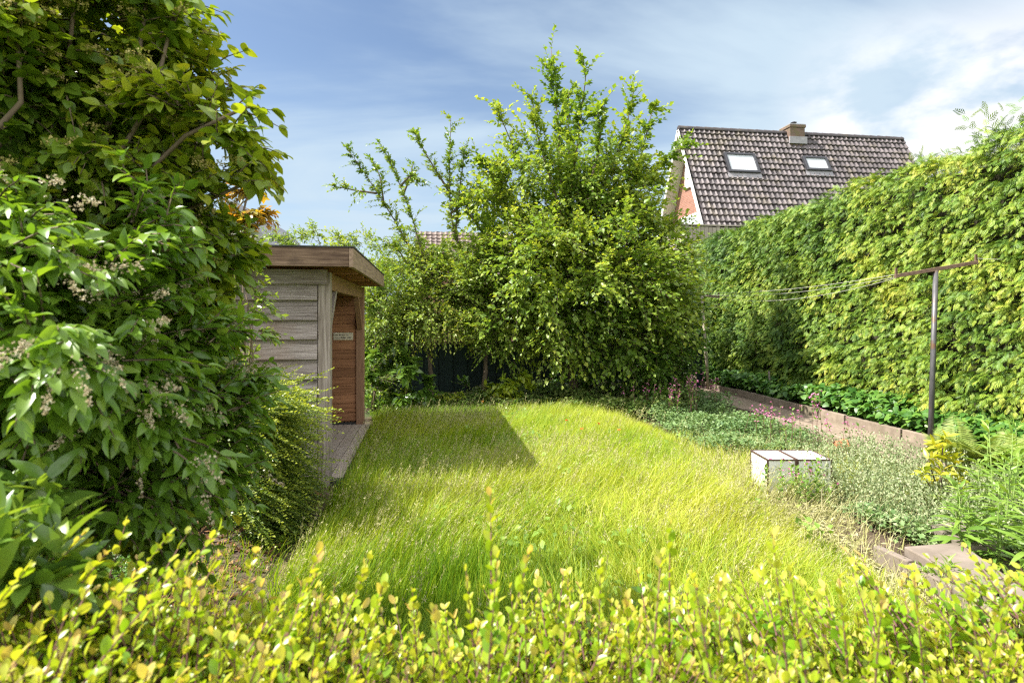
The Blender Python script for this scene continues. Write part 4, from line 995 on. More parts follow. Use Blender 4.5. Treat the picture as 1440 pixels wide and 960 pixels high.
# ---- young plum trees, back left
def pw(lst, D0, dj=.25): return [W(x, y, D0 + d) for (x, y, d) in lst]
D1 = 10.0
tb = G(605, 571)
limbs = [pw([(606, 500, 0), (590, 400, .1), (577, 350, .1), (555, 310, .2), (530, 270, .2), (505, 232, .2), (487, 208, .2)], D1),
         pw([(606, 500, 0), (600, 400, .0), (594, 355, .0), (578, 300, -.1), (563, 262, -.1), (548, 225, -.1), (533, 200, -.1)], D1),
         pw([(563, 262, -.1), (578, 245, -.3), (592, 262, -.4)], D1), pw([(530, 272, .2), (500, 268, .1), (472, 262, 0)], D1), pw([(540, 290, .2), (535, 250, .4), (522, 222, .5)], D1),
         pw([(566, 275, 0), (577, 250, .1), (581, 228, .1)], D1), pw([(590, 400, .1), (560, 350, -.2), (535, 335, -.3)], D1), pw([(600, 400, .1), (615, 360, -.2), (640, 345, -.3)], D1)]
bl = [(W(px, py, D1 + d), np.array([r, r, r * .9]) / F * D1, n) for px, py, r, d, n in ((570, 395, 52, .1, 330), (610, 425, 50, -.2, 330), (548, 445, 48, .3, 270), (555, 462, 34, -.3, 130), (535, 430, 40, -.2, 140), (630, 385, 46, .2, 150), (590, 455, 34, 0, 120), (530, 395, 34, .5, 100))]
plant('plum_tree', tb, 'slim plum tree nearest the shelter, with two bare-tipped upswept shoots leaning left', 'tree', M['plum'], M['bark'], ([tb, W(606, 545, D1 - .05), W(604, 500, D1)], .05, .035), limbs, bl, 30, (.4, .2), .066, 12, LM, (.5, .2), seed=1.0, sag=.3)
tb = G(681, 574)
limbs = [pw([(684, 500, 0), (670, 420, 0), (650, 360, .1), (634, 310, .1), (632, 250, .1), (634, 165, .1)], D1), pw([(650, 360, .1), (640, 330, .2), (647, 260, .2), (655, 205, .2)], D1),
         pw([(632, 270, .1), (608, 232, 0), (582, 186, -.1)], D1), pw([(684, 500, 0), (690, 420, -.2), (672, 360, -.3), (660, 330, -.3)], D1), pw([(634, 300, .1), (655, 285, .1), (672, 262, .2)], D1)]
bl = [(W(px, py, D1 + d), np.array([r, r, r * .9]) / F * D1, n) for px, py, r, d, n in ((668, 405, 62, 0, 380), (705, 445, 55, -.3, 240), (645, 440, 46, .3, 260), (720, 395, 55, .1, 220), (706, 468, 32, -.2, 110), (655, 365, 40, .2, 120))]
plant('plum_tree', tb, 'second slim plum tree from the shelter, one straight spire above its dense lower crown', 'tree', M['plum'], M['bark'], ([tb, W(681, 545, D1 - .1), W(684, 500, D1)], .055, .035), limbs, bl, 30, (.4, .2), .07, 12, LM, (.55, .2), seed=2.0, sag=.3)

# ---- big multi-stemmed maple in the middle
D2 = 11.0; tb = G(803, 556, 0.0); tb = FW * (float(tb @ FW) - 1.0) + RT * float(tb @ RT); D2 = float(tb @ FW) + .1
def mp(lst): return wiggle(pw(lst, D2), .04)
limbs = [mp([(802, 480, 0), (797, 380, 0), (790, 270, .1), (785, 170, .1), (775, 70, .1)]), mp([(800, 400, 0), (805, 250, -.2), (818, 150, -.2), (821, 84, -.2)]),
         mp([(800, 420, 0), (765, 320, .3), (728, 220, .4), (698, 150, .4)]), mp([(800, 420, 0), (840, 300, .2), (878, 190, .3), (891, 128, .3)]),
         mp([(800, 430, 0), (862, 300, -.3), (905, 210, -.4), (921, 146, -.4)]), mp([(800, 440, 0), (880, 300, -.1), (935, 225, 0), (970, 205, 0)]),
         mp([(800, 440, 0), (730, 310, -.2), (692, 245, -.3), (668, 222, -.3)]), mp([(800, 450, 0), (710, 360, -.4), (665, 310, -.5), (640, 280, -.5)]),
         mp([(795, 330, 0), (770, 240, -.5), (752, 170, -.6), (745, 135, -.6)]),
         mp([(805, 330, 0), (835, 240, -.7), (845, 180, -.8), (848, 150, -.8)]), mp([(800, 470, 0), (905, 400, -.5), (960, 350, -.7)]), mp([(800, 350, 0), (815, 280, .6), (800, 200, .8), (800, 130, .8)])]
bl = [(W(px, py, D2 + d), np.array([r, r, r * .95]) / F * D2, n) for px, py, r, d, n in (
    (800, 330, 88, 0, 420), (735, 330, 66, .2, 300), (870, 335, 74, .2, 340), (905, 400, 60, -.3, 280), (830, 420, 80, -.6, 400), (758, 420, 66, -.6, 320), (885, 440, 54, -.5, 260), (790, 250, 62, .2, 240), (852, 255, 58, .2, 220),
    (914, 335, 36, .3, 120), (700, 290, 44, 0, 130), (800, 448, 44, -.5, 170), (898, 275, 34, 0, 80), (745, 448, 32, -.3, 110), (780, 370, 60, -1.0, 240), (850, 375, 55, -1.0, 220), (725, 255, 36, .1, 90), (920, 415, 40, -.1, 150))]
plant('maple_tree', tb, 'large spreading multi-stemmed maple with upright leafy spires, tallest tree in the garden', 'tree', M['maple'], M['bark'], ([tb, W(803, 520, D2), W(802, 470, D2)], .09, .06), limbs, bl, 28, (.72, .34), .095, 12, LMW, (.5, .24), seed=3.0, limb_r=(.035, .006), sag=.2, droop=.25)

# ---- dogwood with white flowers below the maple
D3 = 10.3; tb = G(915, 562, 0); tb = FW * D3 + RT * float(W(915, 500, D3) @ RT)
limbs = [pw([(915, 548, 0), (900, 500, -.1), (880, 450, -.2)], D3), pw([(915, 548, 0), (930, 500, 0), (950, 455, 0)], D3), pw([(915, 548, 0), (915, 500, -.3), (915, 440, -.4)], D3)]
bl = [(W(px, py, D3 + d), np.array([r, r, r]) / F * D3, n) for px, py, r, d, n in ((900, 490, 52, 0, 260), (930, 468, 44, 0, 210), (930, 522, 44, -.2, 190), (878, 532, 40, -.2, 170), (932, 428, 36, .4, 140), (950, 522, 22, .2, 70))]
dg, (O, D, L) = plant('flowering_dogwood', tb, 'dark leafy dogwood dotted with white flowers beside the far clothes post', 'shrub', M['dogwood'], M['bark'], None, limbs, bl, 20, (.34, .2), .08, 9, LMW, (.45, .22), seed=4.0)
fp = []; fd = []
tips = (O + D * L[:, None])[rng.random(len(O)) < .11]
for c in tips:
    for k in range(4):
        a = k * pi / 2 + rng.random(); fp.append(c); fd.append([math.cos(a), math.sin(a), .25])
put_leaves('blossom', np.array(fp) + rng.normal(0, .004, (len(fp), 3)) - FW * .03, np.array(fd), UP + rng.normal(0, .3, (len(fp), 3)), np.full(len(fp), .04), tn(len(fp)), LQW, M['white_flower'], dg)

# ---- other shrubs along the back
def bush(name, blist, D0, label, mat, leaf, K, tpl, tint, seed, tw=(.3, .2), group=None, cat='shrub', base=None, sag=.18, ang=.95, wood=True):
    bl = [(W(px, py, D0 + d), np.array([r, r, r * f]) / F * D0, n) for px, py, r, d, n, f in blist]
    c = np.mean([b_[0] for b_ in bl], 0); base = np.array([c[0], c[1], 0]) if base is None else base
    limbs = [[base + rng.normal(0, .03, 3) * np.array([1, 1, 0]), base * .4 + b_[0] * .6 + rng.normal(0, .05, 3), b_[0]] for b_ in bl]
    return plant(name, base, label, cat, mat, M['twig'], None, limbs, bl, 10, tw, leaf, K, tpl, tint, group, seed=seed, limb_r=(.016, .005), sag=sag, ang=ang, crown='foliage', wood=wood)
bush('rhododendron', [(548, 525, 34, 0, 75, 1), (572, 545, 24, -.1, 50, .9), (540, 500, 26, .1, 45, 1)], 9.4, 'rhododendron with large whorled leaves beside the shelter opening', M['laurel'], .15, 9, LB, (.35, .2), 5.0, (.16, .1), ang=1.2, wood=False)
bush('leafy_shrub', [(528, 470, 34, .2, 120, 1.3), (522, 540, 22, -.3, 90, 1.2), (530, 420, 28, .4, 80, 1)], 9.2, 'bright small-leaved shrub squeezed against the far corner of the shelter', M['maple'], .055, 9, LM, (.4, .2), 6.0)
bush('euonymus', [(588, 562, 18, 0, 60, .8), (560, 567, 14, 0, 35, .8)], 9.5, 'low gold-edged evergreen left of the first slim trunk', M['gold_leaf'], .05, 8, LM, (.15, .25), 7.0, (.16, .1))
bush('euonymus', [(628, 563, 16, 0, 60, .8), (645, 560, 13, 0, 40, .9)], 9.6, 'low gold-edged evergreen between the two slim trunks', M['gold_leaf'], .05, 8, LM, (.15, .25), 7.6, (.16, .1))
bush('spotted_laurel', [(718, 535, 24, 0, 26, .6), (735, 552, 18, -.1, 16, .6), (700, 548, 16, 0, 14, .6)], 9.7, 'yellow-spotted laurel in front of the dark fence, right of the second slim trunk', M['gold_leaf'], .13, 8, LB, (.3, .25), 8.0, (.14, .1), ang=1.25, wood=False)
bush('broadleaf_shrub', [(665, 552, 14, .4, 36, 1.1), (775, 548, 20, .8, 60, .9), (845, 540, 26, .4, 100, .9)], 10.4, 'dark broad-leaved shrub growing in front of the fence panels between the trunks', M['dogwood'], .085, 8, LMW, (.35, .2), 9.0)
bush('corner_shrub', [(958, 440, 34, 0, 110, 1), (968, 492, 28, 0, 90, 1), (948, 396, 32, .1, 100, 1)], 12.45, 'dark shrub filling the corner between the fence and the conifer hedge', M['dogwood'], .075, 9, LMW, (.3, .2), 9.5)
# tall growth behind the shelter
bush('hedge_shrub', [(372, 345, 34, 0, 140, .6), (430, 345, 26, .2, 110, .9), (470, 350, 34, 0, 130, .6), (512, 352, 34, -.2, 150, 1), (445, 325, 16, .1, 40, 1.5), (545, 372, 36, .5, 150, 1), (575, 366, 36, .4, 140, .9), (620, 372, 32, .5, 120, .9), (535, 410, 36, .3, 140, 1)], 11.0, 'leafy light green shrub tops showing above the shelter roof', M['maple'], .062, 9, LM, (.5, .2), 10.0)
# shrubs standing beyond the fence
for (px, py, r, D_, lab, sd) in ((590, 440, 70, 14.6, 'sunlit bush beyond the fence behind the first slim plum', 1), (720, 440, 70, 15.0, 'pale bush beyond the fence, behind the gap between plum and maple', 2), (850, 430, 75, 14.6, 'broad bush beyond the fence behind the maple', 3), (955, 430, 46, 13.9, 'dark bush in the corner between fence and hedge end', 4)):
    c = W(px, py, D_); rr = r / F * D_
    bush('garden_shrub', [(px, py, r, 0, 230, .8), (px + 40, py + 30, r * .7, .3, 130, .9), (px - 40, py + 34, r * .7, .3, 130, .9)], D_, lab, M['maple'], .085, 8, LM, (.5 - .3 * (sd == 4), .2), 11.0 + sd, (.4, .2), 'shrubs beyond the fence')
bush('willow', [(925, 300, 30, 0, 90, 1.3), (912, 330, 34, .4, 90, 1.2)], 24.0, 'pale thin willow far behind the maple, left of the brick house', M['silver_cover'], .13, 12, LN, (.5, .2), 16.0, (.9, .4), cat='tree', sag=.6)

# ---------------------------------------------------------------- large shrubs at the left
def big_shrub(name, base, label, mat, bark, blobs, leaf, K, tw, tpl, tint, seed, limbs, twr=.004, sag=.22, opp=True, ang=.95, droop=.35, shell=4.0, tip=.15, low=-1.0, cull=None):
    root = empty(name, base, label, 'shrub'); woody(root, bark, limbs, [(.024, .006)] * len(limbs))
    Os, Ds, Ls = [], [], []
    for c, r, n in blobs:
        P, D = blob_twigs(c, r, n, shell=shell, lump=.3, seed=seed, low=low, clump=13, upw=.2); Os.append(P); Ds.append(D); Ls.append(tw * (.6 + .6 * rng.random(len(P))))
    for l in limbs:
        P, D, L = limb_twigs(l, 16, tw, tw * .6, .35); Os.append(P); Ds.append(D); Ls.append(L)
    O = np.concatenate(Os); D = np.concatenate(Ds); L = np.concatenate(Ls); ok = (O[:, 2] > .12)
    if cull is not None: ok &= ~cull(O)
    O, D, L = O[ok], D[ok], L[ok]
    twig_wood('twigs', O, D, L, twr, bark, root, sag)
    P, Dd, N, S, t, ti = twig_leaves(O, D, L, K, leaf, ang=ang, droop=droop, sag=sag, opp=opp, up=.9)
    put_leaves('foliage', P, Dd, N, S, np.clip(tint[0] + tint[1] * wob(O, 2.2, seed)[ti] + tip * (t - .5) + .14 * rng.normal(0, 1, len(P)), 0, 1), tpl, mat, root, smooth=True)
    return root, O, D, L
def behind_cam(O): return (O @ FW) < .9
def bw_(lst): return [(W(px, py, D), np.array([rx, ry, rz]), n) for px, py, D, rx, ry, rz, n in lst]
# deutzia
bs = np.array([-1.6, 1.65, 0])
limbs = [[bs, bs + (.1, .1, .7), W(120, 420, 1.75)], [bs, bs + (.2, 0, .6), W(240, 480, 1.95)], [bs, bs + (-.1, -.1, .8), W(40, 330, 1.55)], [bs, bs + (.3, .2, .5), W(300, 540, 2.22)], [bs, bs + (.2, -.2, .5), W(120, 600, 1.62)], [bs, bs + (0, .2, .9), W(180, 350, 1.95)]]
blobs = bw_([(70, 400, 1.85, 0.34, 0.37, 0.41, 405), (40, 520, 1.72, 0.34, 0.34, 0.34, 351), (120, 470, 1.95, 0.34, 0.34, 0.37, 351), (135, 580, 1.99, 0.34, 0.34, 0.34, 378), (95, 615, 1.75, 0.34, 0.34, 0.31, 324), (188, 570, 2.22, 0.34, 0.34, 0.37, 351), (-60, 420, 1.75, 0.34, 0.41, 0.47, 270), (20, 330, 1.95, 0.29, 0.34, 0.34, 243)])
dz, O, D, L = big_shrub('deutzia', bs, 'big drooping shrub with sprays of small cream flowers filling the left side', M['deutzia'], M['twig'], blobs, .064, 10, .2, tpl_big(.22, .09, .32), (.45, .18), 21.0, limbs, cull=behind_cam)
# cream panicles on outer twigs, mostly low in the shrub
fl = []; fs = []; sk = rng.permutation(len(O)); cnt = 0
vis = O @ FW
pxs = CX + F * (O @ RT) / vis; pys = HY - F * (O[:, 2] - CZ) / vis
ctr = np.array(bs) + np.array([0, .3, 1.2])
for i in sk:
    if cnt >= 64: break
    if not (0 < pxs[i] < 330 and 240 < pys[i] < 680): continue
    out_ = unit(-FW * .8 + RT * .5)
    if D[i] @ out_ < .35: continue
    tip = O[i] + D[i] * L[i] * .9 + out_ * .03; ax = unit(D[i] + out_ * .4 + np.array([0, 0, -.1])); ln0 = rng.uniform(.08, .17); cnt += 1
    for k in range(38):
        t = rng.random(); fl.append(tip + ax * ln0 * t + rng.normal(0, 1, 3) * (.012 * (1.15 - t)) - UP * .3 * ln0 * t * t); fs.append(rng.uniform(.005, .008))
fl = np.array(fl)
for k_, nm in ((0, 'blossom'),):
    q = np.repeat(fl, 3, 0); put_leaves(nm, q, rng.normal(0, 1, q.shape), rng.normal(0, 1, q.shape), np.repeat(fs, 3), tn(len(q)), LQW, M['cream_flower'], dz)
# tall viburnum above and behind
bs = np.array([-2.0, 2.15, 0])
limbs = [[bs, bs + (.2, 0, 1.2), W(145, 190, 2.22), W(200, 60, 2.22), W(215, -60, 2.22)], [bs, bs + (.3, 0, 1.2), W(230, 215, 2.22), W(300, 160, 2.16), W(352, 148, 2.10)], [bs, bs + (.3, .1, 1), W(260, 300, 2.31), W(320, 250, 2.28), W(352, 255, 2.28)],
         [bs, bs + (0, 0, 1.5), W(100, 100, 2.16), W(110, -60, 2.16)], [bs, bs + (0, -.2, 1.3), W(30, 150, 1.98), W(20, -40, 1.92)], [bs, bs + (.4, .2, .9), W(280, 400, 2.37)], [bs, bs + (.2, 0, 1.2), W(190, 200, 2.22), W(235, 90, 2.22), W(245, 20, 2.22)]]
blobs = bw_([(110, 90, 2.34, 0.42, 0.36, 0.37, 429), (40, 40, 2.22, 0.36, 0.36, 0.42, 312), (180, 60, 2.34, 0.19, 0.24, 0.33, 195), (200, 210, 2.34, 0.30, 0.30, 0.26, 312), (100, 250, 2.28, 0.36, 0.30, 0.30, 312), (212, 300, 2.39, 0.26, 0.27, 0.26, 286), (212, 400, 2.39, 0.24, 0.26, 0.31, 312), (214, 500, 2.39, 0.24, 0.26, 0.27, 299), (185, 590, 2.37, 0.25, 0.25, 0.25, 260), (270, 320, 2.37, 0.11, 0.18, 0.18, 91), (-80, 120, 2.16, 0.42, 0.42, 0.60, 338), (285, 185, 2.22, 0.16, 0.15, 0.10, 78), (180, 680, 2.37, 0.25, 0.25, 0.18, 182), (190, 400, 2.48, 0.31, 0.25, 0.36, 208)])
vb, O, D, L = big_shrub('viburnum', bs, 'tall backlit viburnum with yellowish flower heads towering in the upper left corner', M['viburnum'], M['twig'], blobs, .060, 8, .19, LW, (.36, .2), 31.0, limbs, cull=behind_cam, droop=.45)
# flat corymbs
fl = []; cnt = 0; vis = O @ FW; pxs = CX + F * (O @ RT) / vis; pys = HY - F * (O[:, 2] - CZ) / vis
for i in rng.permutation(len(O)):
    if cnt >= 90: break
    if not (-20 < pxs[i] < 350 and -10 < pys[i] < 400) or D[i] @ unit(-FW + UP * .5) < .1: continue
    c = O[i] + D[i] * L[i] + UP * .02 - FW * .03; cnt += 1
    for k in range(40):
        r_ = .042 * math.sqrt(rng.random()); a = rng.random() * 6.28; fl.append(c + np.array([math.cos(a) * r_, math.sin(a) * r_, rng.normal(0, .006) + .01 - r_ * .15]))
fl = np.array(fl); q = np.repeat(fl, 2, 0)
put_leaves('blossom', q, rng.normal(0, 1, q.shape), UP + rng.normal(0, .6, q.shape), np.full(len(q), .009), tn(len(q)), LQW, M['yellow_flower'], vb)
# spindly shrub turning orange behind, and yellow-green young shoots beside the boards
bush('spindle_shrub', [(352, 258, 14, .0, 24, 1.5), (346, 295, 16, 0, 28, 1.4), (360, 322, 13, 0, 26, 1.2)], 3.2, 'thin shrub with orange and yellow leaves beside the end of the shelter roof', M['autumn'], .048, 8, LM, (.45, .4), 41.0, (.12, .08), base=np.array([-1.45, 2.95, 0]))
bush('privet_shrub', [(345, 400, 14, 0, 22, 1.6), (355, 450, 13, 0, 18, 1.6), (340, 360, 14, 0, 20, 1.4)], 4.4, 'pale yellow-green young shoots sticking out in front of the weathered boards', M['laurel'], .055, 7, LM, (.75, .2), 42.0, (.22, .14))

# ---------------------------------------------------------------- feathery shrub by the shelter (small-leaved, arching to the right)
bs = np.array([-1.85, 4.55, 0]); nt_root = empty('honeysuckle_shrub', bs, 'feathery dark small-leaved shrub with bright tips arching across the shelter corner', 'shrub')
Os, Ds, Ls = [], [], []
for k in range(60):
    py = rng.uniform(562, 745); px = rng.uniform(300, 375); Os.append(W(px, py, 4.35 + rng.normal(0, .22)))
O = np.array(Os)
n_ = 2300
c0 = O[rng.integers(0, len(O), n_)] + rng.normal(0, .07, (n_, 3))
u = rng.normal(0, 1, n_)
D = RT * (1.0 + .25 * rng.normal(0, 1, n_))[:, None] + UP * (.16 + .24 * rng.normal(0, 1, n_) + (c0[:, 2] - .8) * .55)[:, None] - FW * (rng.normal(.12, .45, n_))[:, None]
vis = c0 @ FW; py = HY - F * (c0[:, 2] - CZ) / vis
L = (.30 + .20 * rng.random(n_)) * np.interp(py, [520, 590, 660, 740], [.75, 1.25, 1.15, .75])
D = unit(D); twig_wood('twigs', c0, D, L, .0016, M['green_stem'], nt_root, .2)
woody(nt_root, M['twig'], [[bs + rng.normal(0, .05, 3) * (1, 1, 0), (bs + o) / 2 + (0, 0, .15), o] for o in O[::2]], [(.011, .004)] * 30, 'stems')
P, Dd, N, S, t, ti = twig_leaves(c0, D, L, 40, .027, ang=1.15, flat=.35, droop=.0, sag=.2, opp=True, sj=.2)
put_leaves('foliage', P, Dd, N, S, np.clip(.2 + .85 * t ** 1.5 + .15 * wob(c0, 3, 2)[ti] + .45 * (c0[ti, 2] - .9) + .1 * rng.normal(0, 1, len(P)), 0, 1), tpl_quad(.32), M['nitida'], nt_root)

# ---------------------------------------------------------------- glossy light green plant, bottom left
bs = np.array([-1.1, 1.02, 0]); sk_ = empty('glossy_shrub', bs, 'glossy light green long-leaved shrub in the bottom left corner behind the front hedge', 'shrub')
tips = [W(px, py, D * .66) for px, py, D in ((20, 780, 1.75), (60, 770, 1.85), (95, 770, 1.9), (40, 810, 1.7), (75, 820, 1.75), (5, 830, 1.6), (-40, 790, 1.6), (55, 740, 2.0), (15, 735, 1.95), (105, 830, 1.85), (-60, 740, 1.8))]
woody(sk_, M['green_stem'], [[bs, (bs + t_) / 2 + (0, 0, .05), t_] for t_ in tips], [(.012, .005)] * len(tips), 'stems')
O = np.repeat(np.array(tips), 2, 0) + rng.normal(0, .02, (len(tips) * 2, 3)); D = unit(UP * .7 + rng.normal(0, .3, O.shape) - FW * .1)
P, Dd, N, S, t, ti = twig_leaves(O, D, .08, 11, .10, ang=1.15, flat=1.0, droop=.12, sag=0, sj=.2)
put_leaves('foliage', P, Dd, N, S, np.clip(.5 + .2 * rng.normal(0, 1, len(P)), 0, 1), tpl_big(.17, .04, .3), M['laurel'], sk_, smooth=True)

# ---------------------------------------------------------------- front hedge
fh = empty('front_hedge', (0, 1.1, 0), 'golden small-leaved hedge across the bottom of the view, nearest the camera', 'hedge')
def ftop(x, y): return .845 - .05 * np.clip((x - .6) / .5, 0, 1) + .035 * np.sin(x * 3.1 + 1) + .03 * np.sin(x * 7.3 + y * 4) + .27 * np.clip((-x - .05) / .7, 0, 1)
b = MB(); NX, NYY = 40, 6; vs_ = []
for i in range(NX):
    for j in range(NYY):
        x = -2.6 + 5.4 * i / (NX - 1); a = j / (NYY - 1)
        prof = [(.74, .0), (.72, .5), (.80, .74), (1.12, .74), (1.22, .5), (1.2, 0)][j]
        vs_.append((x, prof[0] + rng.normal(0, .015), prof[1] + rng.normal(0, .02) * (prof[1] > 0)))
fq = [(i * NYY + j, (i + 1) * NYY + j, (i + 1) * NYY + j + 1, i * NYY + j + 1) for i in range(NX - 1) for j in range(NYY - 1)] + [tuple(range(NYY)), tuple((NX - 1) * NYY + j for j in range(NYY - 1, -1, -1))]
b.add(vs_, fq); b.build('branches', M['conifer_core'], fh)  # solid dark core again, standing in for the shaded inner twigs
n_ = 5800
x = rng.uniform(-2.0, 2.3, n_); y = rng.uniform(.66, 1.38, n_); z = ftop(x, y) - .20 + rng.normal(0, .045, n_) - .5 * np.abs(y - .98) ** 2
O = np.stack([x, y, z], -1); D = unit(np.stack([rng.normal(.18, .35, n_), rng.normal(0, .35, n_) + (y - .98) * .6, np.ones(n_)], -1)); L = .17 + .13 * rng.random(n_) ** 2
# side growth
m_ = 2200; xs = rng.uniform(-2.4, 2.6, m_); side = rng.choice([-1, 1], m_, p=[.2, .8]); zs = rng.uniform(.1, .85, m_)
O2 = np.stack([xs, .97 + side * .26, zs], -1); D2_ = unit(np.stack([rng.normal(0, .4, m_), side * 1.0, .8 + rng.normal(0, .3, m_)], -1))
O = np.concatenate([O, O2]); D = np.concatenate([D, D2_]); L = np.concatenate([L, .14 + .08 * rng.random(m_)])
# tall shoots
tall = [(690, 684, 1.12), (942, 728, 1.15), (1086, 745, 1.12), (845, 785, 1.2), (745, 765, 1.02), (610, 845, .9), (450, 765, 1.1), (540, 815, 1.12), (520, 775, 1.2), (655, 790, 1.15), (265, 770, .95), (362, 765, 1.2), (240, 742, 1.1), (310, 735, 1.2), (150, 770, 1.1), (700, 770, 1.0), (880, 830, 1.05), (1180, 800, 1.1), (1285, 805, 1.12), (1360, 830, 1.05), (1420, 810, 1.15), (975, 800, .95), (40, 790, .95), (120, 740, 1.15), (200, 790, 1.0), (1010, 810, 1.2), (800, 800, 1.1), (580, 820, 1.15), (20, 750, 1.1), (1240, 830, .95), (1110, 790, 1.0), (930, 770, 1.0)]
tO = []; tD = []; tL = []
for px, py, dp in tall:
    tip = W(px, py, dp); lean = -.55 if px < 460 else rng.normal(-.02, .1); Lq = rng.uniform(.26, .36)
    d = unit(np.array([.75 if px < 330 else (.35 if px < 560 else rng.normal(.0, .14)), rng.normal(0, .1), 1.0])); tO.append(tip - d * Lq); tD.append(d); tL.append(Lq)
tO = np.array(tO); tD = np.array(tD); tL = np.array(tL)
twig_wood('stems', np.concatenate([O, tO]), np.concatenate([D, tD]), np.concatenate([L, tL]), .0028, M['red_twig'], fh, .03)
LFH = tpl_big(.29, .07, .12, (.12, .34, .62, .86), lambda u: math.sin(math.pi * min(1, u ** .95)) ** .6)
A1 = twig_leaves(O, D, L, 18, .0255, ang=.85, flat=1, droop=-.05, sag=.03, opp=True, sj=.25); A2 = twig_leaves(tO, tD, tL, 34, .0255, ang=.8, flat=1, droop=-.1, sag=.03, opp=True, sj=.25)
P, Dd, N, S, t = [np.concatenate([A1[i], A2[i]]) for i in range(5)]
tt = np.clip(.24 + .5 * t + .15 * rng.normal(0, 1, len(P)), 0, .72); tt = np.where((t > .9) & (rng.random(len(t)) < .4), .75 + .25 * rng.random(len(t)), tt)
put_leaves('foliage', P, Dd, N, S, tt, LFH, M['hedge_near'], fh, smooth=True)

# ---------------------------------------------------------------- perennials
def stem_plant(name, base, label, cat, stems, K, leaf, lmat, tpl, ang, droop, flower=None, group=None, flat=1.0, tint=(.5, .2), srad=.004, smat='green_stem', t0=.05, opp=False):
    """stems: list of (dx, dy, height, lean_x, lean_y)"""
    base = np.array(base, float); root = empty(name, base, label, cat, group); O = []; D = []; L = []
    for dx, dy, h, lx, ly in stems:
        o = base + np.array([dx, dy, 0]); d = np.array([lx, ly, 1.0]); pts = [o, o + d * h * .5 + rng.normal(0, .008, 3), o + d * h]; b = MB(); b.tube(pts, [srad, srad * .8, srad * .4], 6); b.build('stem', M[smat], root, smooth=True); O.append(o); D.append(d); L.append(np.linalg.norm(d) * h)
    O = np.array(O); D = np.array(D); L = np.array(L)
    P, Dd, N, S, t, ti = twig_leaves(O, D, L, K, leaf, ang=ang, flat=flat, droop=droop, sag=0, opp=opp)
    k = t > t0; put_leaves('leaves', P[k], Dd[k], N[k], S[k], np.clip(tint[0] + tint[1] * rng.normal(0, 1, k.sum()) + .2 * (t[k] - .5), 0, 1), tpl, lmat, root)
    if flower:
        nfl, rad, spread, fm, petals = flower; fp, fd = [], []
        for o, d, l in zip(O, D, L):
            dn = unit(d)
            for q in range(nfl):
                c = o + dn * l * rng.uniform(.72, 1.02) + rng.normal(0, spread, 3)
                for a in range(petals):
                    an = a * 2 * pi / petals + rng.random(); fp.append(c); fd.append([math.cos(an), math.sin(an), rng.normal(.2, .4)])
        fp = np.array(fp); put_leaves('blossom', fp, np.array(fd), UP + rng.normal(0, .6, fp.shape), rad * (1 + .3 * rng.random(len(fp))), tn(len(fp)), LQW, M[fm], root)
    return root
def stems_(n, r, h0, h1, lean=.12): return [(rng.normal(0, r), rng.normal(0, r), rng.uniform(h0, h1), rng.normal(0, lean), rng.normal(0, lean)) for _ in range(n)]
camp = [((945, 590), 9, .06, .45, .65, 'pink campion clump left of the far clothes post'), ((972, 590), 11, .07, .5, .72, 'densest pink campion clump at the foot of the far clothes post'), ((1005, 583), 5, .04, .45, .6, 'slim pink campion right of the far clothes post on the path edge'),
        ((1062, 620), 6, .09, .3, .5, 'small reddish campion where the ground cover meets the path'), ((1108, 640), 9, .10, .38, .58, 'red-stemmed pink campion just behind the white boxes'), ((1152, 650), 4, .04, .72, .95, 'tallest pink campion, standing over the white boxes'),
        ((1178, 645), 5, .07, .35, .5, 'bright pink campion beside the terracotta pot'), ((905, 585), 6, .1, .45, .62, 'faint pink campion in front of the white-flowered dogwood')]
for (px, py), n, r, h0, h1, lab in camp:
    stem_plant('campion', G(px, py, .0), lab, 'flower', stems_(n, r, h0, h1), 9, .055, M['dogwood'], LM, 1.0, .2, (5, .015, .022, 'pink_flower', 5), 'pink campions along the bed', smat='red_twig', srad=.003)
stem_plant('campion', G(1130, 707), 'leafy campion growing in front of the white boxes with a low pink bloom', 'flower', stems_(18, .12, .20, .40, .15), 18, .05, M['lily_leaf'], LM, 1.0, .2, (2, .014, .03, 'pink_flower', 5), 'pink campions along the bed', tint=(.3, .2), srad=.003)
for px, py, h in ((818, 632, .3), (842, 636, .32), (868, 642, .34), (798, 628, .3), (680, 585, .2)):
    stem_plant('poppy', G(px, py), {818: 'orange poppy in the lawn, second from the left of the far row', 842: 'orange poppy in the lawn, third from the left of the far row', 868: 'rightmost orange poppy in the far part of the lawn', 798: 'leftmost orange poppy of the row in the far lawn', 680: 'low orange poppy at the foot of the second slim trunk'}[px], 'flower', stems_(1, .005, h, h + .05, .05), 3, .05, M['grass'], LN, .8, .1, (1, .024, .004, 'poppy', 5), 'orange poppies in the grass', srad=.002)
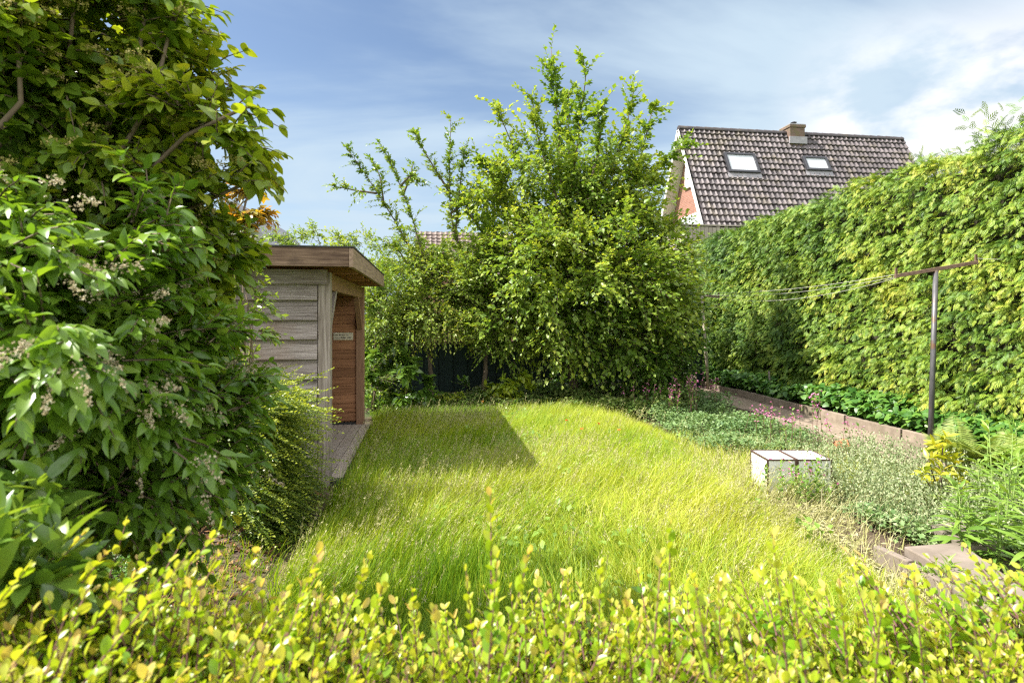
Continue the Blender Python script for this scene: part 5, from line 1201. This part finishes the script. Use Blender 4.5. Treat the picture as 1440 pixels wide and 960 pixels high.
# lilies by the right edge
lil = [((1362, 790), 4, .05, .36, .48, 'short lily stems in front of the shaded slab'), ((1385, 800), 3, .05, .26, .36, 'lowest lily stems growing against the pale slab'), ((1418, 770), 6, .09, .62, .80, 'tallest clump of lily stems at the right edge'), ((1432, 815), 5, .07, .4, .58, 'lily stems at the right edge in front of the tallest clump'),
       ((1395, 740), 4, .07, .42, .56, 'lily stems between the yellow-leaved shrub and the tall clump'), ((1448, 745), 5, .1, .6, .8, 'lily stems half out of view behind the tallest clump')]
for (px, py), n, r, h0, h1, lab in lil:
    stem_plant('lily', G(px, py, .04), lab, 'plant', stems_(n, r, h0, h1, .06), 30, .135, M['lily_leaf'], tpl_big(.085, .02, .45, (.2, .5, .8)), 1.25, .15, None, 'lily stems at the right edge', tint=(.45, .2), srad=.005)
for (px, py), lab in (((1298, 830), 'spiky seedling by the edging slab, nearer the lawn'), ((1345, 845), 'spiky seedlings hiding the middle edging slab'), ((1385, 870), 'spiky seedlings at the near end of the edging slabs')):
    stem_plant('seedling', G(px, py, .0), lab, 'plant', stems_(5, .05, .12, .24, .12), 20, .06, M['lily_leaf'], LN, 1.0, .1, None, 'spiky seedlings by the slabs', srad=.002)
# ferns
def fern(base, label, n, Lf):
    base = np.array(base, float); root = empty('fern', base, label, 'fern', 'ferns below the ivy'); b = MB(); P = []; Dd = []; N = []; S = []
    for k in range(n):
        a = k / n * 6.28 + rng.normal(0, .25); hz_ = np.array([math.cos(a), math.sin(a), 0]); l = Lf * rng.uniform(.75, 1.15); tilt = rng.uniform(.45, .9); pts = []
        for i in range(15):
            t = i / 14; pts.append(base + hz_ * l * tilt * (t + .25 * t * t) * .85 + UP * l * (1.05 * t - .62 * tilt * t * t))
        b.tube(pts, list(np.linspace(.004, .001, 15)), 4)
        sd = np.cross(hz_, UP); q, _ = resample(pts, 34)
        for i in range(3, 33):
            t = i / 33; pl = l * .24 * math.sin(pi * min(1, t * .9 + .12)) ** .8 + .008; tg = unit(q[min(i + 1, 33)] - q[i - 1])
            for s in (-1, 1): P.append(q[i]); Dd.append(sd * s + tg * .45 - UP * .1); N.append(np.cross(sd, tg)); S.append(pl)
    b.build('stalks', M['green_stem'], root); N = np.array(N); N[N[:, 2] < 0] *= -1
    put_leaves('fronds', np.array(P), np.array(Dd), N + rng.normal(0, .15, N.shape), np.array(S), tn(len(P), .2, 1), tpl_mid(.10, .02, .2, .3), M['fern_leaf'], root)
for px, py, lab, n, l in ((1352, 668, 'pale green fern just right of the near clothes post', 12, .66), (1392, 672, 'middle fern of the row below the ivy', 12, .62), (1432, 676, 'fern at the right edge below the ivy', 12, .62), (1378, 700, 'small low fern behind the yellow-leaved shrub', 9, .34), (1300, 715, 'small fern tucked left of the yellow-leaved shrub', 8, .26)):
    fern(G(px, py, .02), lab, n, l)
# yellow-leaved shrub
bs = G(1331, 716, .02); yr_ = empty('golden_shrub', bs, 'small bright yellow-leaved shrub in front of the near clothes post', 'shrub'); Dy = float(bs @ FW)
tips = [W(px, py, Dy + d) for px, py, d in ((1318, 632, 0), (1305, 645, -.1), (1330, 645, .1), (1300, 672, -.1), (1322, 668, -.15), (1345, 655, .05), (1352, 668, .1), (1312, 684, .1), (1340, 680, -.1), (1326, 622, .1))]
woody(yr_, M['bark'], [[bs, (bs * .55 + t_ * .45) + rng.normal(0, .012, 3), t_] for t_ in tips], [(.009, .004)] * len(tips))
O = np.array(tips); D = unit(UP * .8 + rng.normal(0, .35, O.shape)); P, Dd, N, S, t, ti = twig_leaves(O, D, .07, 14, .10, ang=1.3, flat=1, droop=.1, sag=0, sj=.2)
put_leaves('foliage', P, Dd, N, S, np.clip(.5 + .25 * rng.normal(0, 1, len(P)), 0, 1), tpl_big(.19, .05, .25), M['gold_leaf'], yr_, smooth=True)
# short wooden peg in the ivy
pg = G(1083, 553, .12); b = MB(); b.tube([pg, pg + UP * .42 + RT * -.02], [.02, .016], 8); tag(b.build('wooden_stake', M['post_wood']), 'short pale wooden stake standing in the ivy under the hedge', 'stake')
